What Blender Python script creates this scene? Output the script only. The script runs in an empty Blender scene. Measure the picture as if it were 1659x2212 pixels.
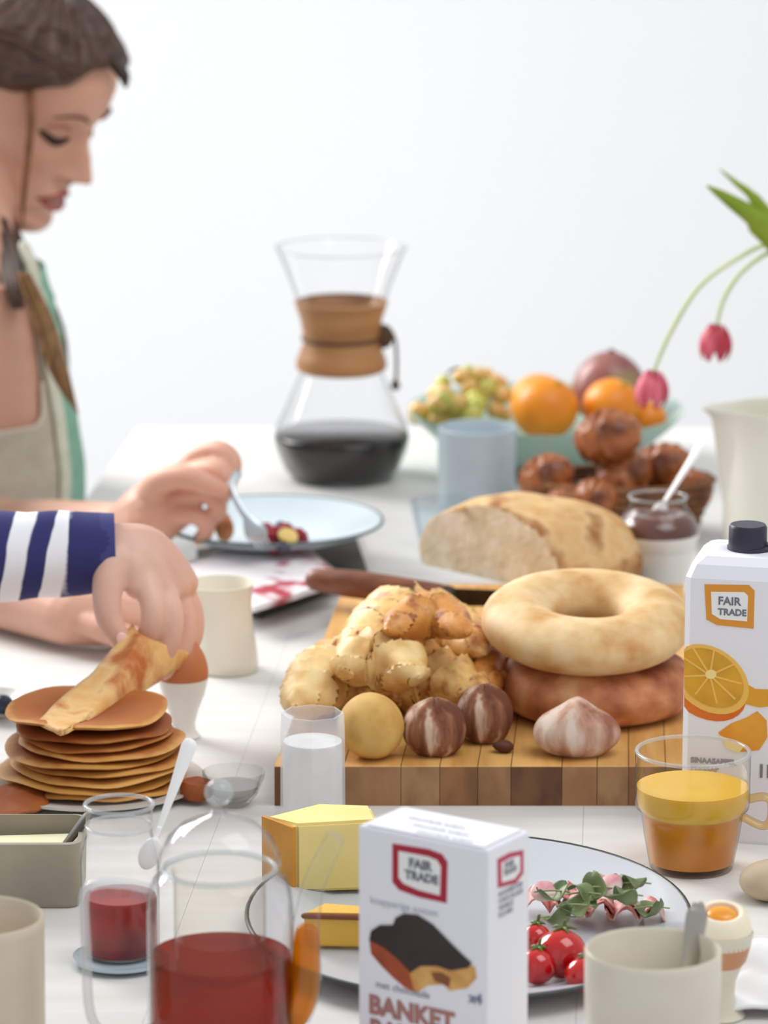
import bpy, bmesh, math, random
from mathutils import Vector, Matrix, noise
from math import sin, cos, pi, radians
random.seed(7)
S = bpy.context.scene
COL = S.collection
# ------------------------------------------------------------ camera, sky, lights, exposure
CAM = Vector((0, 0, .845)); F = 9000.0; PIT = radians(12.7)
FW = Vector((0, cos(PIT), -sin(PIT))); UP = Vector((0, sin(PIT), cos(PIT))); RT = Vector((1, 0, 0))
cd = bpy.data.cameras.new('camera'); cam = bpy.data.objects.new('camera', cd); COL.objects.link(cam)
cam.location = CAM; cam.rotation_euler = (pi/2-PIT, 0, 0)
cd.sensor_fit = 'VERTICAL'; cd.sensor_height = 36; cd.lens = 36*F/2212; cd.clip_start = .05; cd.clip_end = 60
cd.dof.use_dof = True; cd.dof.focus_distance = 2.75; cd.dof.aperture_fstop = 8
S.camera = cam
w = bpy.data.worlds.new('sky'); S.world = w; w.use_nodes = True
w.node_tree.nodes['Background'].inputs[0].default_value = (.95, .975, 1, 1)
w.node_tree.nodes['Background'].inputs[1].default_value = .52
def area(name, loc, aim, size, power, col=(1, 1, 1)):
    d = bpy.data.lights.new(name, 'AREA'); d.shape = 'RECTANGLE'; d.size, d.size_y = size; d.energy = power; d.color = col
    o = bpy.data.objects.new(name, d); COL.objects.link(o); o.location = loc
    o.rotation_euler = (Vector(aim)-Vector(loc)).to_track_quat('-Z', 'Y').to_euler(); return o
area('window_light', (-1.75, 4.7, 1.45), (0, 3.2, 0), (1.5, 1.3), 80, (1, .995, .985))
area('backdrop_light', (-2.6, 4.4, 1.0), (-.5, 7.0, .3), (1.2, 1.6), 40)  # added softbox out of view, brightens the back wall
area('front_fill_light', (1.2, 2.2, 2.9), (.1, 3.2, 0), (2, 2), 40)  # added fill lamp out of view, lifts the dim front objects
S.view_settings.view_transform = 'Standard'; S.view_settings.look = 'None'
S.view_settings.gamma = 1; S.view_settings.exposure = 0.2; S.view_settings.use_curve_mapping = False
# ------------------------------------------------------------ geometry of the view (only used to measure where things stand)
def ray(px, py): return FW+RT*((px-829.5)/F)+UP*((1106-py)/F)
def T(px, py, z=0.):
    d = ray(px, py); return CAM+d*((z-CAM.z)/d.z)
def W(px, py, Y):
    d = ray(px, py); return CAM+d*(Y/d.y)
def PL(px, py, p0, n):
    d = ray(px, py); return CAM+d*((p0-CAM).dot(n)/d.dot(n))
def ppm(p): return F/((p-CAM).dot(FW))
# ------------------------------------------------------------ materials
MATS = {}
def lin(c): return tuple((x/255/12.92 if x/255 <= .04045 else ((x/255+.055)/1.055)**2.4) for x in c)
def mat(name, c1, c2=None, rough=.5, scale=30, c3=None, bump=0, bscale=None, sss=0, metal=0, spec=.5, lo=.35, hi=.65, stretch=(1, 1, 1), coat=0, detail=4):
    if name in MATS: return MATS[name]
    m = bpy.data.materials.new(name); m.use_nodes = True; nt = m.node_tree; b = nt.nodes['Principled BSDF']
    b.inputs['Roughness'].default_value = rough; b.inputs['Metallic'].default_value = metal
    b.inputs['Specular IOR Level'].default_value = spec; b.inputs['Coat Weight'].default_value = coat
    b.inputs['Base Color'].default_value = (*lin(c1), 1)
    if sss:
        b.inputs['Subsurface Weight'].default_value = sss; b.inputs['Subsurface Scale'].default_value = .008
    if c2 or bump:
        tc = nt.nodes.new('ShaderNodeTexCoord'); mp = nt.nodes.new('ShaderNodeMapping'); mp.inputs['Scale'].default_value = stretch
        nt.links.new(tc.outputs['Object'], mp.inputs[0])
    if c2:
        n = nt.nodes.new('ShaderNodeTexNoise'); n.inputs['Scale'].default_value = scale; n.inputs['Detail'].default_value = detail
        nt.links.new(mp.outputs[0], n.inputs['Vector'])
        r = nt.nodes.new('ShaderNodeValToRGB'); e = r.color_ramp.elements
        e[0].position = lo; e[1].position = hi; e[0].color = (*lin(c1), 1); e[1].color = (*lin(c2), 1)
        if c3:
            x = e.new((lo+hi)/2); x.color = (*lin(c3), 1)
        nt.links.new(n.outputs[0], r.inputs[0]); nt.links.new(r.outputs[0], b.inputs['Base Color'])
    if bump:
        n = nt.nodes.new('ShaderNodeTexNoise'); n.inputs['Scale'].default_value = bscale or scale; n.inputs['Detail'].default_value = 4
        nt.links.new(mp.outputs[0], n.inputs['Vector'])
        bp = nt.nodes.new('ShaderNodeBump'); bp.inputs['Strength'].default_value = bump; bp.inputs['Distance'].default_value = .002
        nt.links.new(n.outputs[0], bp.inputs['Height']); nt.links.new(bp.outputs[0], b.inputs['Normal'])
    MATS[name] = m; return m
def glass(name, tint=(1, 1, 1), edge=(.42, .44, .45), gl=.9, milky=0):
    if name in MATS: return MATS[name]
    m = bpy.data.materials.new(name); m.use_nodes = True; nt = m.node_tree; nt.nodes.clear()
    out = nt.nodes.new('ShaderNodeOutputMaterial'); tr = nt.nodes.new('ShaderNodeBsdfTransparent'); g = nt.nodes.new('ShaderNodeBsdfGlossy')
    g.inputs['Roughness'].default_value = .03
    lw = nt.nodes.new('ShaderNodeLayerWeight'); lw.inputs[0].default_value = .35
    cr = nt.nodes.new('ShaderNodeValToRGB'); e = cr.color_ramp.elements
    e[0].position = .45; e[1].position = .97; e[0].color = (*tint, 1); e[1].color = (*[a*b for a, b in zip(tint, edge)], 1)
    nt.links.new(lw.outputs['Facing'], cr.inputs[0]); nt.links.new(cr.outputs[0], tr.inputs[0])
    pw_ = nt.nodes.new('ShaderNodeMath'); pw_.operation = 'POWER'; pw_.inputs[1].default_value = 3; nt.links.new(lw.outputs['Facing'], pw_.inputs[0])
    mu = nt.nodes.new('ShaderNodeMath'); mu.operation = 'MULTIPLY_ADD'; mu.inputs[1].default_value = gl; mu.inputs[2].default_value = .03
    nt.links.new(pw_.outputs[0], mu.inputs[0])
    mx = nt.nodes.new('ShaderNodeMixShader'); nt.links.new(mu.outputs[0], mx.inputs[0]); nt.links.new(tr.outputs[0], mx.inputs[1]); nt.links.new(g.outputs[0], mx.inputs[2])
    last = mx
    if milky:
        df = nt.nodes.new('ShaderNodeBsdfDiffuse'); df.inputs[0].default_value = (*tint, 1)
        m2 = nt.nodes.new('ShaderNodeMixShader'); m2.inputs[0].default_value = milky
        nt.links.new(mx.outputs[0], m2.inputs[1]); nt.links.new(df.outputs[0], m2.inputs[2]); last = m2
    nt.links.new(last.outputs[0], out.inputs[0]); MATS[name] = m; return m
WHITE = mat('white_glaze', (232, 230, 224), rough=.25)
CREAM = mat('cream_glaze', (222, 215, 198), (212, 204, 186), rough=.35, scale=18)
GLASS = glass('clear_glass')
# ------------------------------------------------------------ things, parts, mesh builders
def tag(o, label=None, cat=None, group=None, kind=None):
    if label: o['label'] = label
    if cat: o['category'] = cat
    if group: o['group'] = group
    if kind: o['kind'] = kind
    return o
def thing(name, label, cat, loc, group=None, rz=0):
    o = bpy.data.objects.new(name, None); COL.objects.link(o); o.location = loc; o.rotation_euler = (0, 0, rz); o.empty_display_size = .02
    return tag(o, label, cat, group)
def mk(name, vf, m, parent=None, loc=None, world=False, smooth=True, label=None, rot=None, mats=None, fm=None):
    """links ONE mesh object; vf = (verts, faces); world=True: verts are world coordinates"""
    v, f = vf
    me = bpy.data.meshes.new(name)
    if world and parent is not None:
        root = parent; off = Vector(root.location)
        while root.parent: root = root.parent; off += root.location
        v = [Vector(p)-off for p in v]
    me.from_pydata([tuple(p) for p in v], [], [tuple(q) for q in f]); me.update()
    bm = bmesh.new(); bm.from_mesh(me); bmesh.ops.recalc_face_normals(bm, faces=bm.faces); bm.to_mesh(me); bm.free()
    for mm in (mats or [m]): me.materials.append(mm)
    if smooth:
        me.shade_smooth(); me.set_sharp_from_angle(angle=radians(48))
    if fm:
        for p in me.polygons: p.material_index = fm(p)
    o = bpy.data.objects.new(name, me); COL.objects.link(o)
    if parent is not None: o.parent = parent
    if loc is not None: o.location = loc
    if rot is not None: o.rotation_euler = rot
    if label: o['label'] = label
    return o
def join(*vfs):
    V, Fc = [], []
    for v, f in vfs:
        n = len(V); V += list(v); Fc += [tuple(i+n for i in q) for q in f]
    return V, Fc
def move(vf, t=(0, 0, 0), rot=None, s=1):
    t = Vector(t); M = rot.to_matrix() if rot is not None and not isinstance(rot, Matrix) else rot
    return [((M @ (Vector(p)*s)) if M else Vector(p)*s)+t for p in vf[0]], vf[1]
def rings(R, close=True, capa=True, capb=True):
    n = len(R[0]); V = [p for r in R for p in r]; Fc = []
    for i in range(len(R)-1):
        for j in range(n if close else n-1):
            k = (j+1) % n; Fc.append((i*n+j, i*n+k, (i+1)*n+k, (i+1)*n+j))
    if capa: Fc.append(tuple(range(n)))
    if capb: Fc.append(tuple((len(R)-1)*n+j for j in range(n)))
    return V, Fc
def lathe(prof, n=48, capa=True, capb=False, wob=0):
    R = []
    for r, z in prof:
        r = max(r, 1e-5); R.append([Vector((r*cos(2*pi*j/n)*(1+wob*sin(j*3)), r*sin(2*pi*j/n), z)) for j in range(n)])
    return rings(R, True, capa, capb)
def catmull(P, k=6):
    P = [Vector(p) for p in P]; out = []
    for i in range(len(P)-1):
        a = P[max(i-1, 0)]; b = P[i]; c = P[i+1]; d = P[min(i+2, len(P)-1)]
        for j in range(k):
            t = j/k; out.append(.5*((2*b)+(c-a)*t+(2*a-5*b+4*c-d)*t*t+(3*b-a-3*c+d)*t**3))
    return out+[P[-1]]
def tube(P, r, n=12, k=5, cap=True, flat=1.0, up=None):
    """round-ended tube through P; r a number or one per point; flat squashes it along 'up'"""
    if not hasattr(r, '__len__'): r = [r]*len(P)
    Q = catmull(P, k); rr = [x[0] for x in catmull([(a, 0, 0) for a in r], k)]
    if cap:
        d0 = (Q[0]-Q[1]).normalized(); d1 = (Q[-1]-Q[-2]).normalized()
        a = [(Q[0]+d0*rr[0]*s, rr[0]*math.sqrt(max(1-s*s, .0))) for s in (.98, .8, .5)]
        b = [(Q[-1]+d1*rr[-1]*s, rr[-1]*math.sqrt(1-s*s)) for s in (.5, .8, .98)]
        Q = [x[0] for x in a]+Q+[x[0] for x in b]; rr = [x[1] for x in a]+rr+[x[1] for x in b]
    t = (Q[1]-Q[0]).normalized(); u = Vector(up) if up else (Vector((0, 0, 1)) if abs(t.z) < .9 else Vector((1, 0, 0)))
    R = []
    for i, p in enumerate(Q):
        t = (Q[min(i+1, len(Q)-1)]-Q[max(i-1, 0)]).normalized()
        if up: u = Vector(up)
        u = (u-t*u.dot(t)).normalized(); s = t.cross(u)
        R.append([p+(u*cos(2*pi*j/n)*flat+s*sin(2*pi*j/n))*rr[i] for j in range(n)])
    return rings(R)
def ell(rx, ry, rz, n=24, m=14, fn=None):
    R = []
    for i in range(m+1):
        a = -pi/2+pi*i/m
        R.append([Vector((rx*cos(a)*cos(2*pi*j/n)+1e-6*cos(2*pi*j/n), ry*cos(a)*sin(2*pi*j/n)+1e-6*sin(2*pi*j/n), rz*sin(a))) for j in range(n)])
    V, Fc = rings(R)
    if fn: V = [fn(p) for p in V]
    return V, Fc
def lumpy(amp, sc, seed=0):
    def f(p):
        q = p*sc+Vector((seed*7.3, seed*3.1, seed)); return p*(1+amp*noise.noise(q)+amp*.5*noise.noise(q*2.3))
    return f
def box(sx, sy, sz, bev=.0, c=(0, 0, 0), seg=2, rz=0):
    bm = bmesh.new(); bmesh.ops.create_cube(bm, size=1)
    for v in bm.verts: v.co = Vector((v.co.x*sx, v.co.y*sy, v.co.z*sz))
    if bev: bmesh.ops.bevel(bm, geom=bm.edges[:], offset=bev, segments=seg, affect='EDGES', profile=.6)
    M = Matrix.Rotation(rz, 3, 'Z')
    V = [M @ v.co+Vector(c) for v in bm.verts]; Fc = [tuple(v.index for v in f.verts) for f in bm.faces]; bm.free(); return V, Fc
def torus(R, r, rz=None, n=56, m=20, fn=None):
    rz = rz or r; G = [[Vector(((R+r*cos(2*pi*j/m))*cos(2*pi*i/n), (R+r*cos(2*pi*j/m))*sin(2*pi*i/n), rz*sin(2*pi*j/m))) for j in range(m)] for i in range(n)]
    V = [p for g in G for p in g]; Fc = [(i*m+j, i*m+(j+1) % m, ((i+1) % n)*m+(j+1) % m, ((i+1) % n)*m+j) for i in range(n) for j in range(m)]
    return ([fn(p) for p in V] if fn else V), Fc
def bake(o, voxel=None, smooth=0, subd=0, fac=.5):
    """bakes modifiers into the mesh (one continuous surface from joined volumes)"""
    if voxel:
        md = o.modifiers.new('r', 'REMESH'); md.mode = 'VOXEL'; md.voxel_size = voxel; md.use_smooth_shade = True
    if smooth:
        md = o.modifiers.new('s', 'SMOOTH'); md.iterations = smooth; md.factor = fac
    if subd:
        md = o.modifiers.new('d', 'SUBSURF'); md.levels = md.render_levels = subd
    bpy.context.view_layer.update(); dg = bpy.context.evaluated_depsgraph_get()
    me = bpy.data.meshes.new_from_object(o.evaluated_get(dg)); o.modifiers.clear(); o.data = me; me.shade_smooth(); return o
def patch(name, pts, p0, n, m, parent, off=.0003, label=None, th=.0004):
    """flat print: outline given on the face's plane"""
    P = [PL(x, y, p0, n) for x, y in pts]; V = [p+n*off for p in P]+[p+n*(off-th) for p in P]; k = len(P)
    return mk(name, (V, [tuple(range(k)), tuple(range(2*k-1, k-1, -1))]+[(i, (i+1) % k, k+(i+1) % k, k+i) for i in range(k)]), m, parent, world=True, smooth=False, label=label)
def text(name, s, size, origin, ux, uz, m, parent, off=.0005, bold=0.0):
    cu = bpy.data.curves.new(name, 'FONT'); cu.body = s; cu.size = size; cu.extrude = .0001; cu.offset = bold; cu.resolution_u = 3
    t = bpy.data.objects.new(name, cu); COL.objects.link(t); bpy.context.view_layer.update()
    me = bpy.data.meshes.new_from_object(t.evaluated_get(bpy.context.evaluated_depsgraph_get())); COL.objects.unlink(t); bpy.data.objects.remove(t)
    ux = ux.normalized(); uz = uz.normalized(); n = ux.cross(uz)
    V = [origin+ux*v.co.x+uz*v.co.y+n*(off+v.co.z) for v in me.vertices]; Fc = [tuple(p.vertices) for p in me.polygons]
    return mk(name, (V, Fc), m, parent, world=True, smooth=False)
def px(loc, prof): # profile in photo pixels (radius, height above base) -> metres at that distance
    s = 1/ppm(Vector(loc)); return [(r*s, h*s/cos(radians(15.5))) for r, h in prof]
# ------------------------------------------------------------ room
mw = mat('backdrop_paint', (238, 239, 242), (234, 235, 238), rough=.9, scale=.6)
wall = mk('wall_back', box(9, .1, 3.6, c=(0, 6.9, 1.05)), mw, smooth=False); wall['kind'] = 'structure'
fl = mk('floor', box(9, 8.4, .06, c=(0, 2.8, -.78)), mat('floor_paint', (215, 213, 208), (205, 203, 198), rough=.6, scale=2), smooth=False); fl['kind'] = 'structure'
# ------------------------------------------------------------ table
TX0, TX1, TY0, TY1 = -.415, 1.15, 1.7, 4.14
tb = thing('table', 'long off-white painted wooden breakfast table carrying all the food', 'table', (0, 3, 0))
mt = mat('whitewashed_wood', (222, 221, 218), (214, 212, 208), rough=.45, scale=6, stretch=(1, 8, 1), bump=.08, bscale=40)
n_pl = 6
def tlx(t, y): # long left edge of the table runs slightly askew to the view
    l = -.46+(y-TY0)/(TY1-TY0)*.21; return l+(TX1-l)*t
for i in range(n_pl):
    q = [Vector((tlx(i/n_pl, TY0)+.0001, TY0, 0)), Vector((tlx((i+1)/n_pl, TY0)-.0001, TY0, 0)), Vector((tlx((i+1)/n_pl, TY1)-.0001, TY1, 0)), Vector((tlx(i/n_pl, TY1)+.0001, TY1, 0))]
    mk('plank', ([v+Vector((0, 0, z)) for z in (-.035, 0) for v in q], [(3, 2, 1, 0), (4, 5, 6, 7)]+[(k, (k+1) % 4, (k+1) % 4+4, k+4) for k in range(4)]), mt, tb, world=True, smooth=False)
for x in (-.2, TX1-.08):
    for y in (TY0+.1, TY1-.1):
        mk('leg', lathe([(.025, -.75), (.035, -.2), (.035, -.035)], 16, True, True), mt, tb, loc=(x, y-3, 0))
# ------------------------------------------------------------ carafe
L = T(738, 1032); g = thing('coffee_carafe', 'hourglass glass coffee maker with wooden collar, half full of black coffee', 'carafe', L)
gp = px(L, [(90, 2), (112, 6), (124, 22), (134, 45), (143, 65), (148, 88), (143, 105), (128, 135), (110, 175), (94, 210), (84, 232), (78, 262), (76, 285), (80, 320), (92, 365), (112, 420), (130, 465), (139, 485)])
mk('glass_body', lathe(gp, 56), GLASS, g)
cp = px(L, [(86, 5), (108, 8), (121, 23), (131, 45), (140, 65), (145, 86), (144, 92), (139, 97)])
CG = g; mk('coffee', lathe(cp+[(0, cp[-1][1])], 56), mat('black_coffee', (22, 15, 12), rough=.05, spec=.5), g)
WOOD = mat('honey_wood', (186, 134, 84), (158, 105, 58), rough=.45, scale=14, stretch=(1, 1, 6), lo=.3, hi=.7)
mk('wooden_collar', lathe(px(L, [(86, 226), (96, 232), (98, 244), (92, 262), (82, 285), (81, 297), (83, 305), (88, 335), (97, 362), (101, 372), (94, 374)]), 48, False, False), WOOD, g)
mk('leather_tie', join(torus(83/ppm(L), 4/ppm(L)), move(tube([(0, 0, 0), (.010, -.004, .008), (.016, -.004, -.004), (.017, -.004, -.03), (.016, -.004, -.045)], .0016, 8), (80/ppm(L), 0, 0)), move(ell(.010, .003, .012), (90/ppm(L), -.004, .002))), mat('dark_leather', (84, 58, 36), rough=.6), g, loc=(0, 0, px(L, [(0, 296)])[0][1]))
mk('wooden_bead', ell(.0045, .0045, .0055), mat('bead_wood', (105, 82, 55), rough=.5), g, loc=(80/ppm(L)+.016, -.004, px(L, [(0, 198)])[0][1]))
CRIM = (CG, gp[-1])
# ------------------------------------------------------------ fruit bowl
L = T(1178, 1005); s = 1/ppm(L); g = thing('fruit_bowl', 'wide pale green ceramic bowl heaped with fruit', 'bowl', L)
mint = mat('mint_glaze', (172, 200, 186), (160, 190, 176), rough=.25, scale=12)
prof = px(L, [(110, 0), (120, 6), (170, 22), (230, 55), (275, 92), (297, 118), (297, 122), (290, 120), (262, 92), (215, 60), (150, 34), (0, 26)])
mk('bowl_body', lathe(prof, 64, True, False), mint, g)
ORANGE = mat('orange_peel', (240, 150, 20), (228, 128, 14), rough=.4, scale=20, bump=.15, bscale=260)
def at_bowl(x, y, dy): # a point dy metres behind (+) or before the bowl centre seen at x, y
    return W(x, y, L.y+dy)
for i, (x, y, r, dy, lb) in enumerate([(1178, 882, 72, -.045, 'large bright orange at the front of the green fruit bowl'), (1165, 868, 64, .055, 'orange at the back of the fruit bowl, mostly hidden by the front one'),
                                   (1322, 878, 64, -.03, 'orange below the mango in the fruit bowl'), (1398, 905, 42, -.02, 'small orange peeking out under the pink tulip')]):
    p = at_bowl(x, y, dy); r = r/ppm(p); o = thing('orange', lb, 'orange', p, 'oranges in the fruit bowl')
    mk('peel', ell(r, r, r*.95, 28, 18), ORANGE, o)
    mk('stem_button', ell(.004, .004, .002, 10, 6), mat('stem_green', (170, 140, 40)), o, loc=(r*.35, -r*.3, r*.84))
p = at_bowl(1316, 838, .035); r = 82/ppm(p)
o = thing('mango', 'large purple-brown and green mango on top of the fruit bowl', 'mango', p)
mk('mango_skin', ell(r, r*.8, r*.98, 32, 22, lambda q: Vector((q.x*(1-.12*q.z/r), q.y, q.z))), mat('mango_skin', (152, 106, 92), (150, 158, 98), c3=(142, 84, 84), rough=.35, scale=22, lo=.3, hi=.72), o)
mk('mango_stem', ell(.004, .004, .003, 10, 6), mat('stem_brown', (80, 60, 40)), o, loc=(r*.05, 0, r*.97))
g = thing('grape_bunch', 'yellow-green bunch of round fruit at the left of the bowl', 'grapes', at_bowl(1010, 880, -.005))
gm = mat('grape_skin', (222, 204, 100), (196, 176, 70), c3=(222, 176, 120), rough=.3, scale=35, sss=.2); gm2 = mat('grape_skin_green', (176, 184, 74), (206, 196, 110), rough=.3, scale=40, sss=.2)
c0 = Vector(g.location); first = None
for i in range(44):
    a = random.random(); x = random.uniform(-76, 80); top = 80*math.sqrt(max(0, 1-(x/92)**2)); y = random.uniform(-38, top-12)*1.0
    if i > 38: x = random.uniform(-118, -82); y = random.uniform(-34, -14)
    p = W(1010+x, 872-y, L.y+random.uniform(-.035, .03)*(1 if i < 39 else .3))-c0; r = random.uniform(.0075, .0098)
    b = mk('grape', ell(r, r, r*1.15, 12, 8), random.choice([gm, gm, gm2]), g, loc=p, rot=(random.random(), random.random(), 0))
mk('grape_stem', tube([W(1000, 800, L.y)-c0, W(985, 796, L.y)-c0, W(968, 806, L.y)-c0], .0015, 8), mat('stem_brown', (0, 0, 0)), g)
# ------------------------------------------------------------ blue mug and tumbler
def mug(L, prof, m, name, label, cat='mug', handle=None, group=None):
    g = thing(name, label, cat, L, group); mk('mug_body', lathe(px(L, prof), 56), m, g)
    if handle:
        P, r = handle; s = 1/ppm(L); mk('handle', tube([(a*s, b*s, h*s/cos(.27)) for a, b, h in P], r*s, 12, flat=.7), m, g)
    return g
BLUE = mat('pale_blue_glaze', (186, 200, 208), (176, 192, 202), rough=.35, scale=20)
mug(T(1030, 1108), [(80, 0), (83, 6), (85, 175), (85, 182), (82, 184), (79, 180), (76, 20), (0, 14)], BLUE, 'blue_mug', 'straight pale blue-grey mug standing before the fruit bowl', 'mug', ([(30, 78, 140), (45, 125, 130), (45, 130, 60), (30, 78, 40)], 10))
TL = T(952, 1180); g = thing('water_tumbler', 'clear tapered drinking glass between blue mug and rustic loaf', 'glass', TL)
mk('glass_body', lathe(px(TL, [(44, 0), (46, 2), (68, 98), (66, 98), (44, 8), (0, 6)]), 10), glass('blueish_glass', (.93, .96, .98), (.6, .7, .8)), g, smooth=False)
# ------------------------------------------------------------ plate of berries, fork, napkin, shadow slab
RIMG = glass('glass_rim', (.9, .92, .93), (.7, .72, .74), .8, .2)
def rim(g, r, z, t=.0011): return mk('glass_rim', torus(r, t, n=56, m=8), RIMG, g, loc=(0, 0, z))
def plate(L, r, h, m, name, label, cat='plate', rimm=None, group=None, flat=.62):
    g = thing(name, label, cat, L, group)
    mk('plate_body', lathe([(r*flat*.9, 0), (r*flat, .001), (r*.9, h*.6), (r, h), (r, h+.002), (r*.97, h+.0015), (r*flat, .005), (0, .004)], 72), m, g)
    if rimm: mk('rim_edge', torus(r*1.0, .0016, n=72, m=8), rimm, g, loc=(0, 0, h+.001), label='dark glazed rim edge')
    return g
sl = T(560, 1250); sg = thing('napkin_shadow_slab', 'dark grey slate board under the folded napkin', 'board', sl)  # added dark slab, stands in for the shadow beneath the napkin
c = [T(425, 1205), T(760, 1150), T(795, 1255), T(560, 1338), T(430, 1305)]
mk('shadow_slab', ([p+Vector((0, 0, z)) for z in (0, .008) for p in c], [(0, 1, 2, 3, 4), (5, 6, 7, 8, 9)]+[(i, (i+1) % 5, 5+(i+1) % 5, 5+i) for i in range(5)]), mat('shadow_grey', (88, 84, 74), (64, 60, 52), rough=.7, scale=25, bump=.3), sg, world=True, smooth=False)
# folded napkin: a thick stack of four folds
NL = T(575, 1235, .008); ng = thing('folded_napkin', 'folded white cloth napkin with red floral print under the berry plate', 'napkin', NL)
def cloth_layer(corn, z, th, seed, n=22):
    a, b, c_, d = corn; top = []
    for i in range(n+1):
        for j in range(n+1):
            u, v = i/n, j/n; p = a*(1-u)*(1-v)+b*u*(1-v)+c_*u*v+d*(1-u)*v
            e = min(u, 1-u, v, 1-v); zz = z+.0012*noise.noise(p*30+Vector((seed, 0, 0)))-th*.4*max(0, 1-e*n/1.6)
            top.append(Vector((p.x, p.y, zz)))
    N = len(top); V = top+[p-Vector((0, 0, th)) for p in top]; Fc = []
    for i in range(n):
        for j in range(n):
            q = (i*(n+1)+j, (i+1)*(n+1)+j, (i+1)*(n+1)+j+1, i*(n+1)+j+1); Fc += [q, tuple(N+k for k in q[::-1])]
    bd = [i*(n+1) for i in range(n+1)]+[n*(n+1)+j for j in range(1, n+1)]+[i*(n+1)+n for i in range(n-1, -1, -1)]+[j for j in range(n-1, 0, -1)]
    for a_, b_ in zip(bd, bd[1:]+bd[:1]): Fc.append((a_, b_, N+b_, N+a_))
    return V, Fc
nm = mat('printed_napkin', (232, 228, 230), (176, 60, 76), rough=.9, scale=22, lo=.60, hi=.68, detail=2); nm0 = mat('napkin_cloth', (230, 228, 230), (214, 214, 220), rough=.9, scale=14)
for k in range(4):
    dx = [0, 6, -4, 3][k]; z = .013+k*.0052
    cc = [T(372+dx, 1222, z), T(545+dx, 1306, z), T(738+dx, 1246, z), T(620+dx, 1140, z)]
    mk('napkin_fold', cloth_layer(cc, z, .0046, k), nm if k == 3 else nm0, ng, world=True)
PLt = T(586, 1150, .0335); pg = plate(Vector((PLt.x, PLt.y, .0305)), 240/ppm(PLt), .013, mat('ice_blue_glaze', (214, 228, 234), (205, 221, 229), rough=.2, scale=9), 'berry_plate', 'pale blue plate with dark rim holding berries beneath the fork', rimm=mat('rim_dark', (96, 112, 116), rough=.4), flat=.7)
RASP = mat('raspberry_red', (170, 22, 44), (120, 10, 30), rough=.4, scale=60); BERR = mat('blueberry_skin', (52, 52, 66), (72, 76, 92), rough=.5, scale=50)
def on_plate(x, y, z): return T(x, y, z)
def raspberry(x, y, r, lb):
    p = T(x, y, .036+r*.8); o = thing('raspberry', lb, 'raspberry', p, 'raspberries on the pale blue plate'); V = []
    for k in range(5):
        a = k/4*pi*.8-pi*.4; nn = 5 if k in (0, 4) else 8
        for j in range(nn): b = 2*pi*j/nn+k*.5; V.append(move(ell(r*.36, r*.36, r*.36, 8, 6), (r*.72*cos(a)*cos(b), r*.72*cos(a)*sin(b), r*.85*sin(a))))
    mk('drupelets', join(ell(r*.75, r*.75, r*.85, 12, 8), *V), RASP, o)
raspberry(592, 1166, .0105, 'biggest raspberry, at the front of the berry heap')
raspberry(644, 1166, .0088, 'raspberry at the right end of the berry heap')
raspberry(575, 1152, .008, 'raspberry at the left behind the biggest one')
raspberry(618, 1152, .008, 'raspberry at the back of the berry heap')
for x, y, lb in ((606, 1140, 'dark blueberry at the back of the heap'), (612, 1182, 'dark blueberry in front of the heap')):
    p = T(x, y, .042); o = thing('blueberry', lb, 'blueberry', p, 'blueberries on the pale blue plate')
    mk('berry_skin', ell(.0062, .0062, .0055, 14, 10), BERR, o); mk('crown', torus(.002, .0006, n=10, m=6), BERR, o, loc=(0, -.001, .0052))
p = T(622, 1158, .05); o = thing('banana_slice', 'small pale yellow fruit piece between the raspberries', 'fruit', p); mk('slice_body', lathe([(.008, -.002), (.009, 0), (.008, .002)], 16, True, True), mat('pale_fruit', (232, 208, 132), (222, 190, 100), rough=.5), o, rot=(.5, .3, 0))
rim(CRIM[0], *CRIM[1]); 
# ------------------------------------------------------------ board and breads
BZ = .029
bl = [T(592, 1655, BZ), T(1512, 1655, BZ)]; bk = T(744, 1262, BZ)
dx = (bl[1]-bl[0]); ang = math.atan2(bk.x-bl[0].x, bk.y-bl[0].y)
bd = thing('bread_board', 'thick wooden butcher block board carrying breads and rolls', 'board', (bl[0].x, bl[0].y, 0))
edges = [592, 742, 866, 950, 1032, 1104, 1214, 1290, 1358, 1438, 1512]
wcol = [((150, 104, 64), (120, 80, 48)), ((118, 78, 48), (92, 56, 34)), ((166, 128, 88), (138, 98, 62)), ((158, 118, 78), (134, 94, 60)), ((164, 122, 82), (146, 106, 70))]
topc = mat('board_top', (218, 170, 100), (198, 144, 76), rough=.5, scale=9, stretch=(10, 1, 1))
for i in range(10):
    a = T(edges[i], 1655, BZ); b = T(edges[i+1], 1655, BZ); dlen = bk.y-a.y; sh = Vector((math.tan(ang)*dlen*(1-i*.04), dlen, 0)); sh2 = Vector((math.tan(ang)*dlen*(1-(i+1)*.04), dlen, 0)); e = Vector((.0002, 0, 0))
    q = [a+e, b-e, b-e+sh2, a+e+sh]; V = [Vector((p.x, p.y, z)) for z in (0, BZ-.0005) for p in q]
    q2 = [a+e*1.6+Vector((0, .0008, 0)), b-e*1.6+Vector((0, .0008, 0)), b-e*1.6+sh2, a+e*1.6+sh]; V += [Vector((p.x, p.y, BZ)) for p in q2]
    Fc = [(3, 2, 1, 0)]+[(k+4*l, (k+1) % 4+4*l, (k+1) % 4+4+4*l, k+4+4*l) for l in (0, 1) for k in range(4)]+[(8, 9, 10, 11)]
    wm = mat('endgrain_%d' % (i % 5), *wcol[[0, 1, 2, 3, 4][(i*3+1) % 5]], rough=.6, scale=30, stretch=(2, 1, 1), bump=.2)
    mk('plank', (V, Fc), None, bd, world=True, smooth=False, mats=[wm, topc], fm=lambda p: 1 if p.normal.z > .5 else 0)
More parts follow.
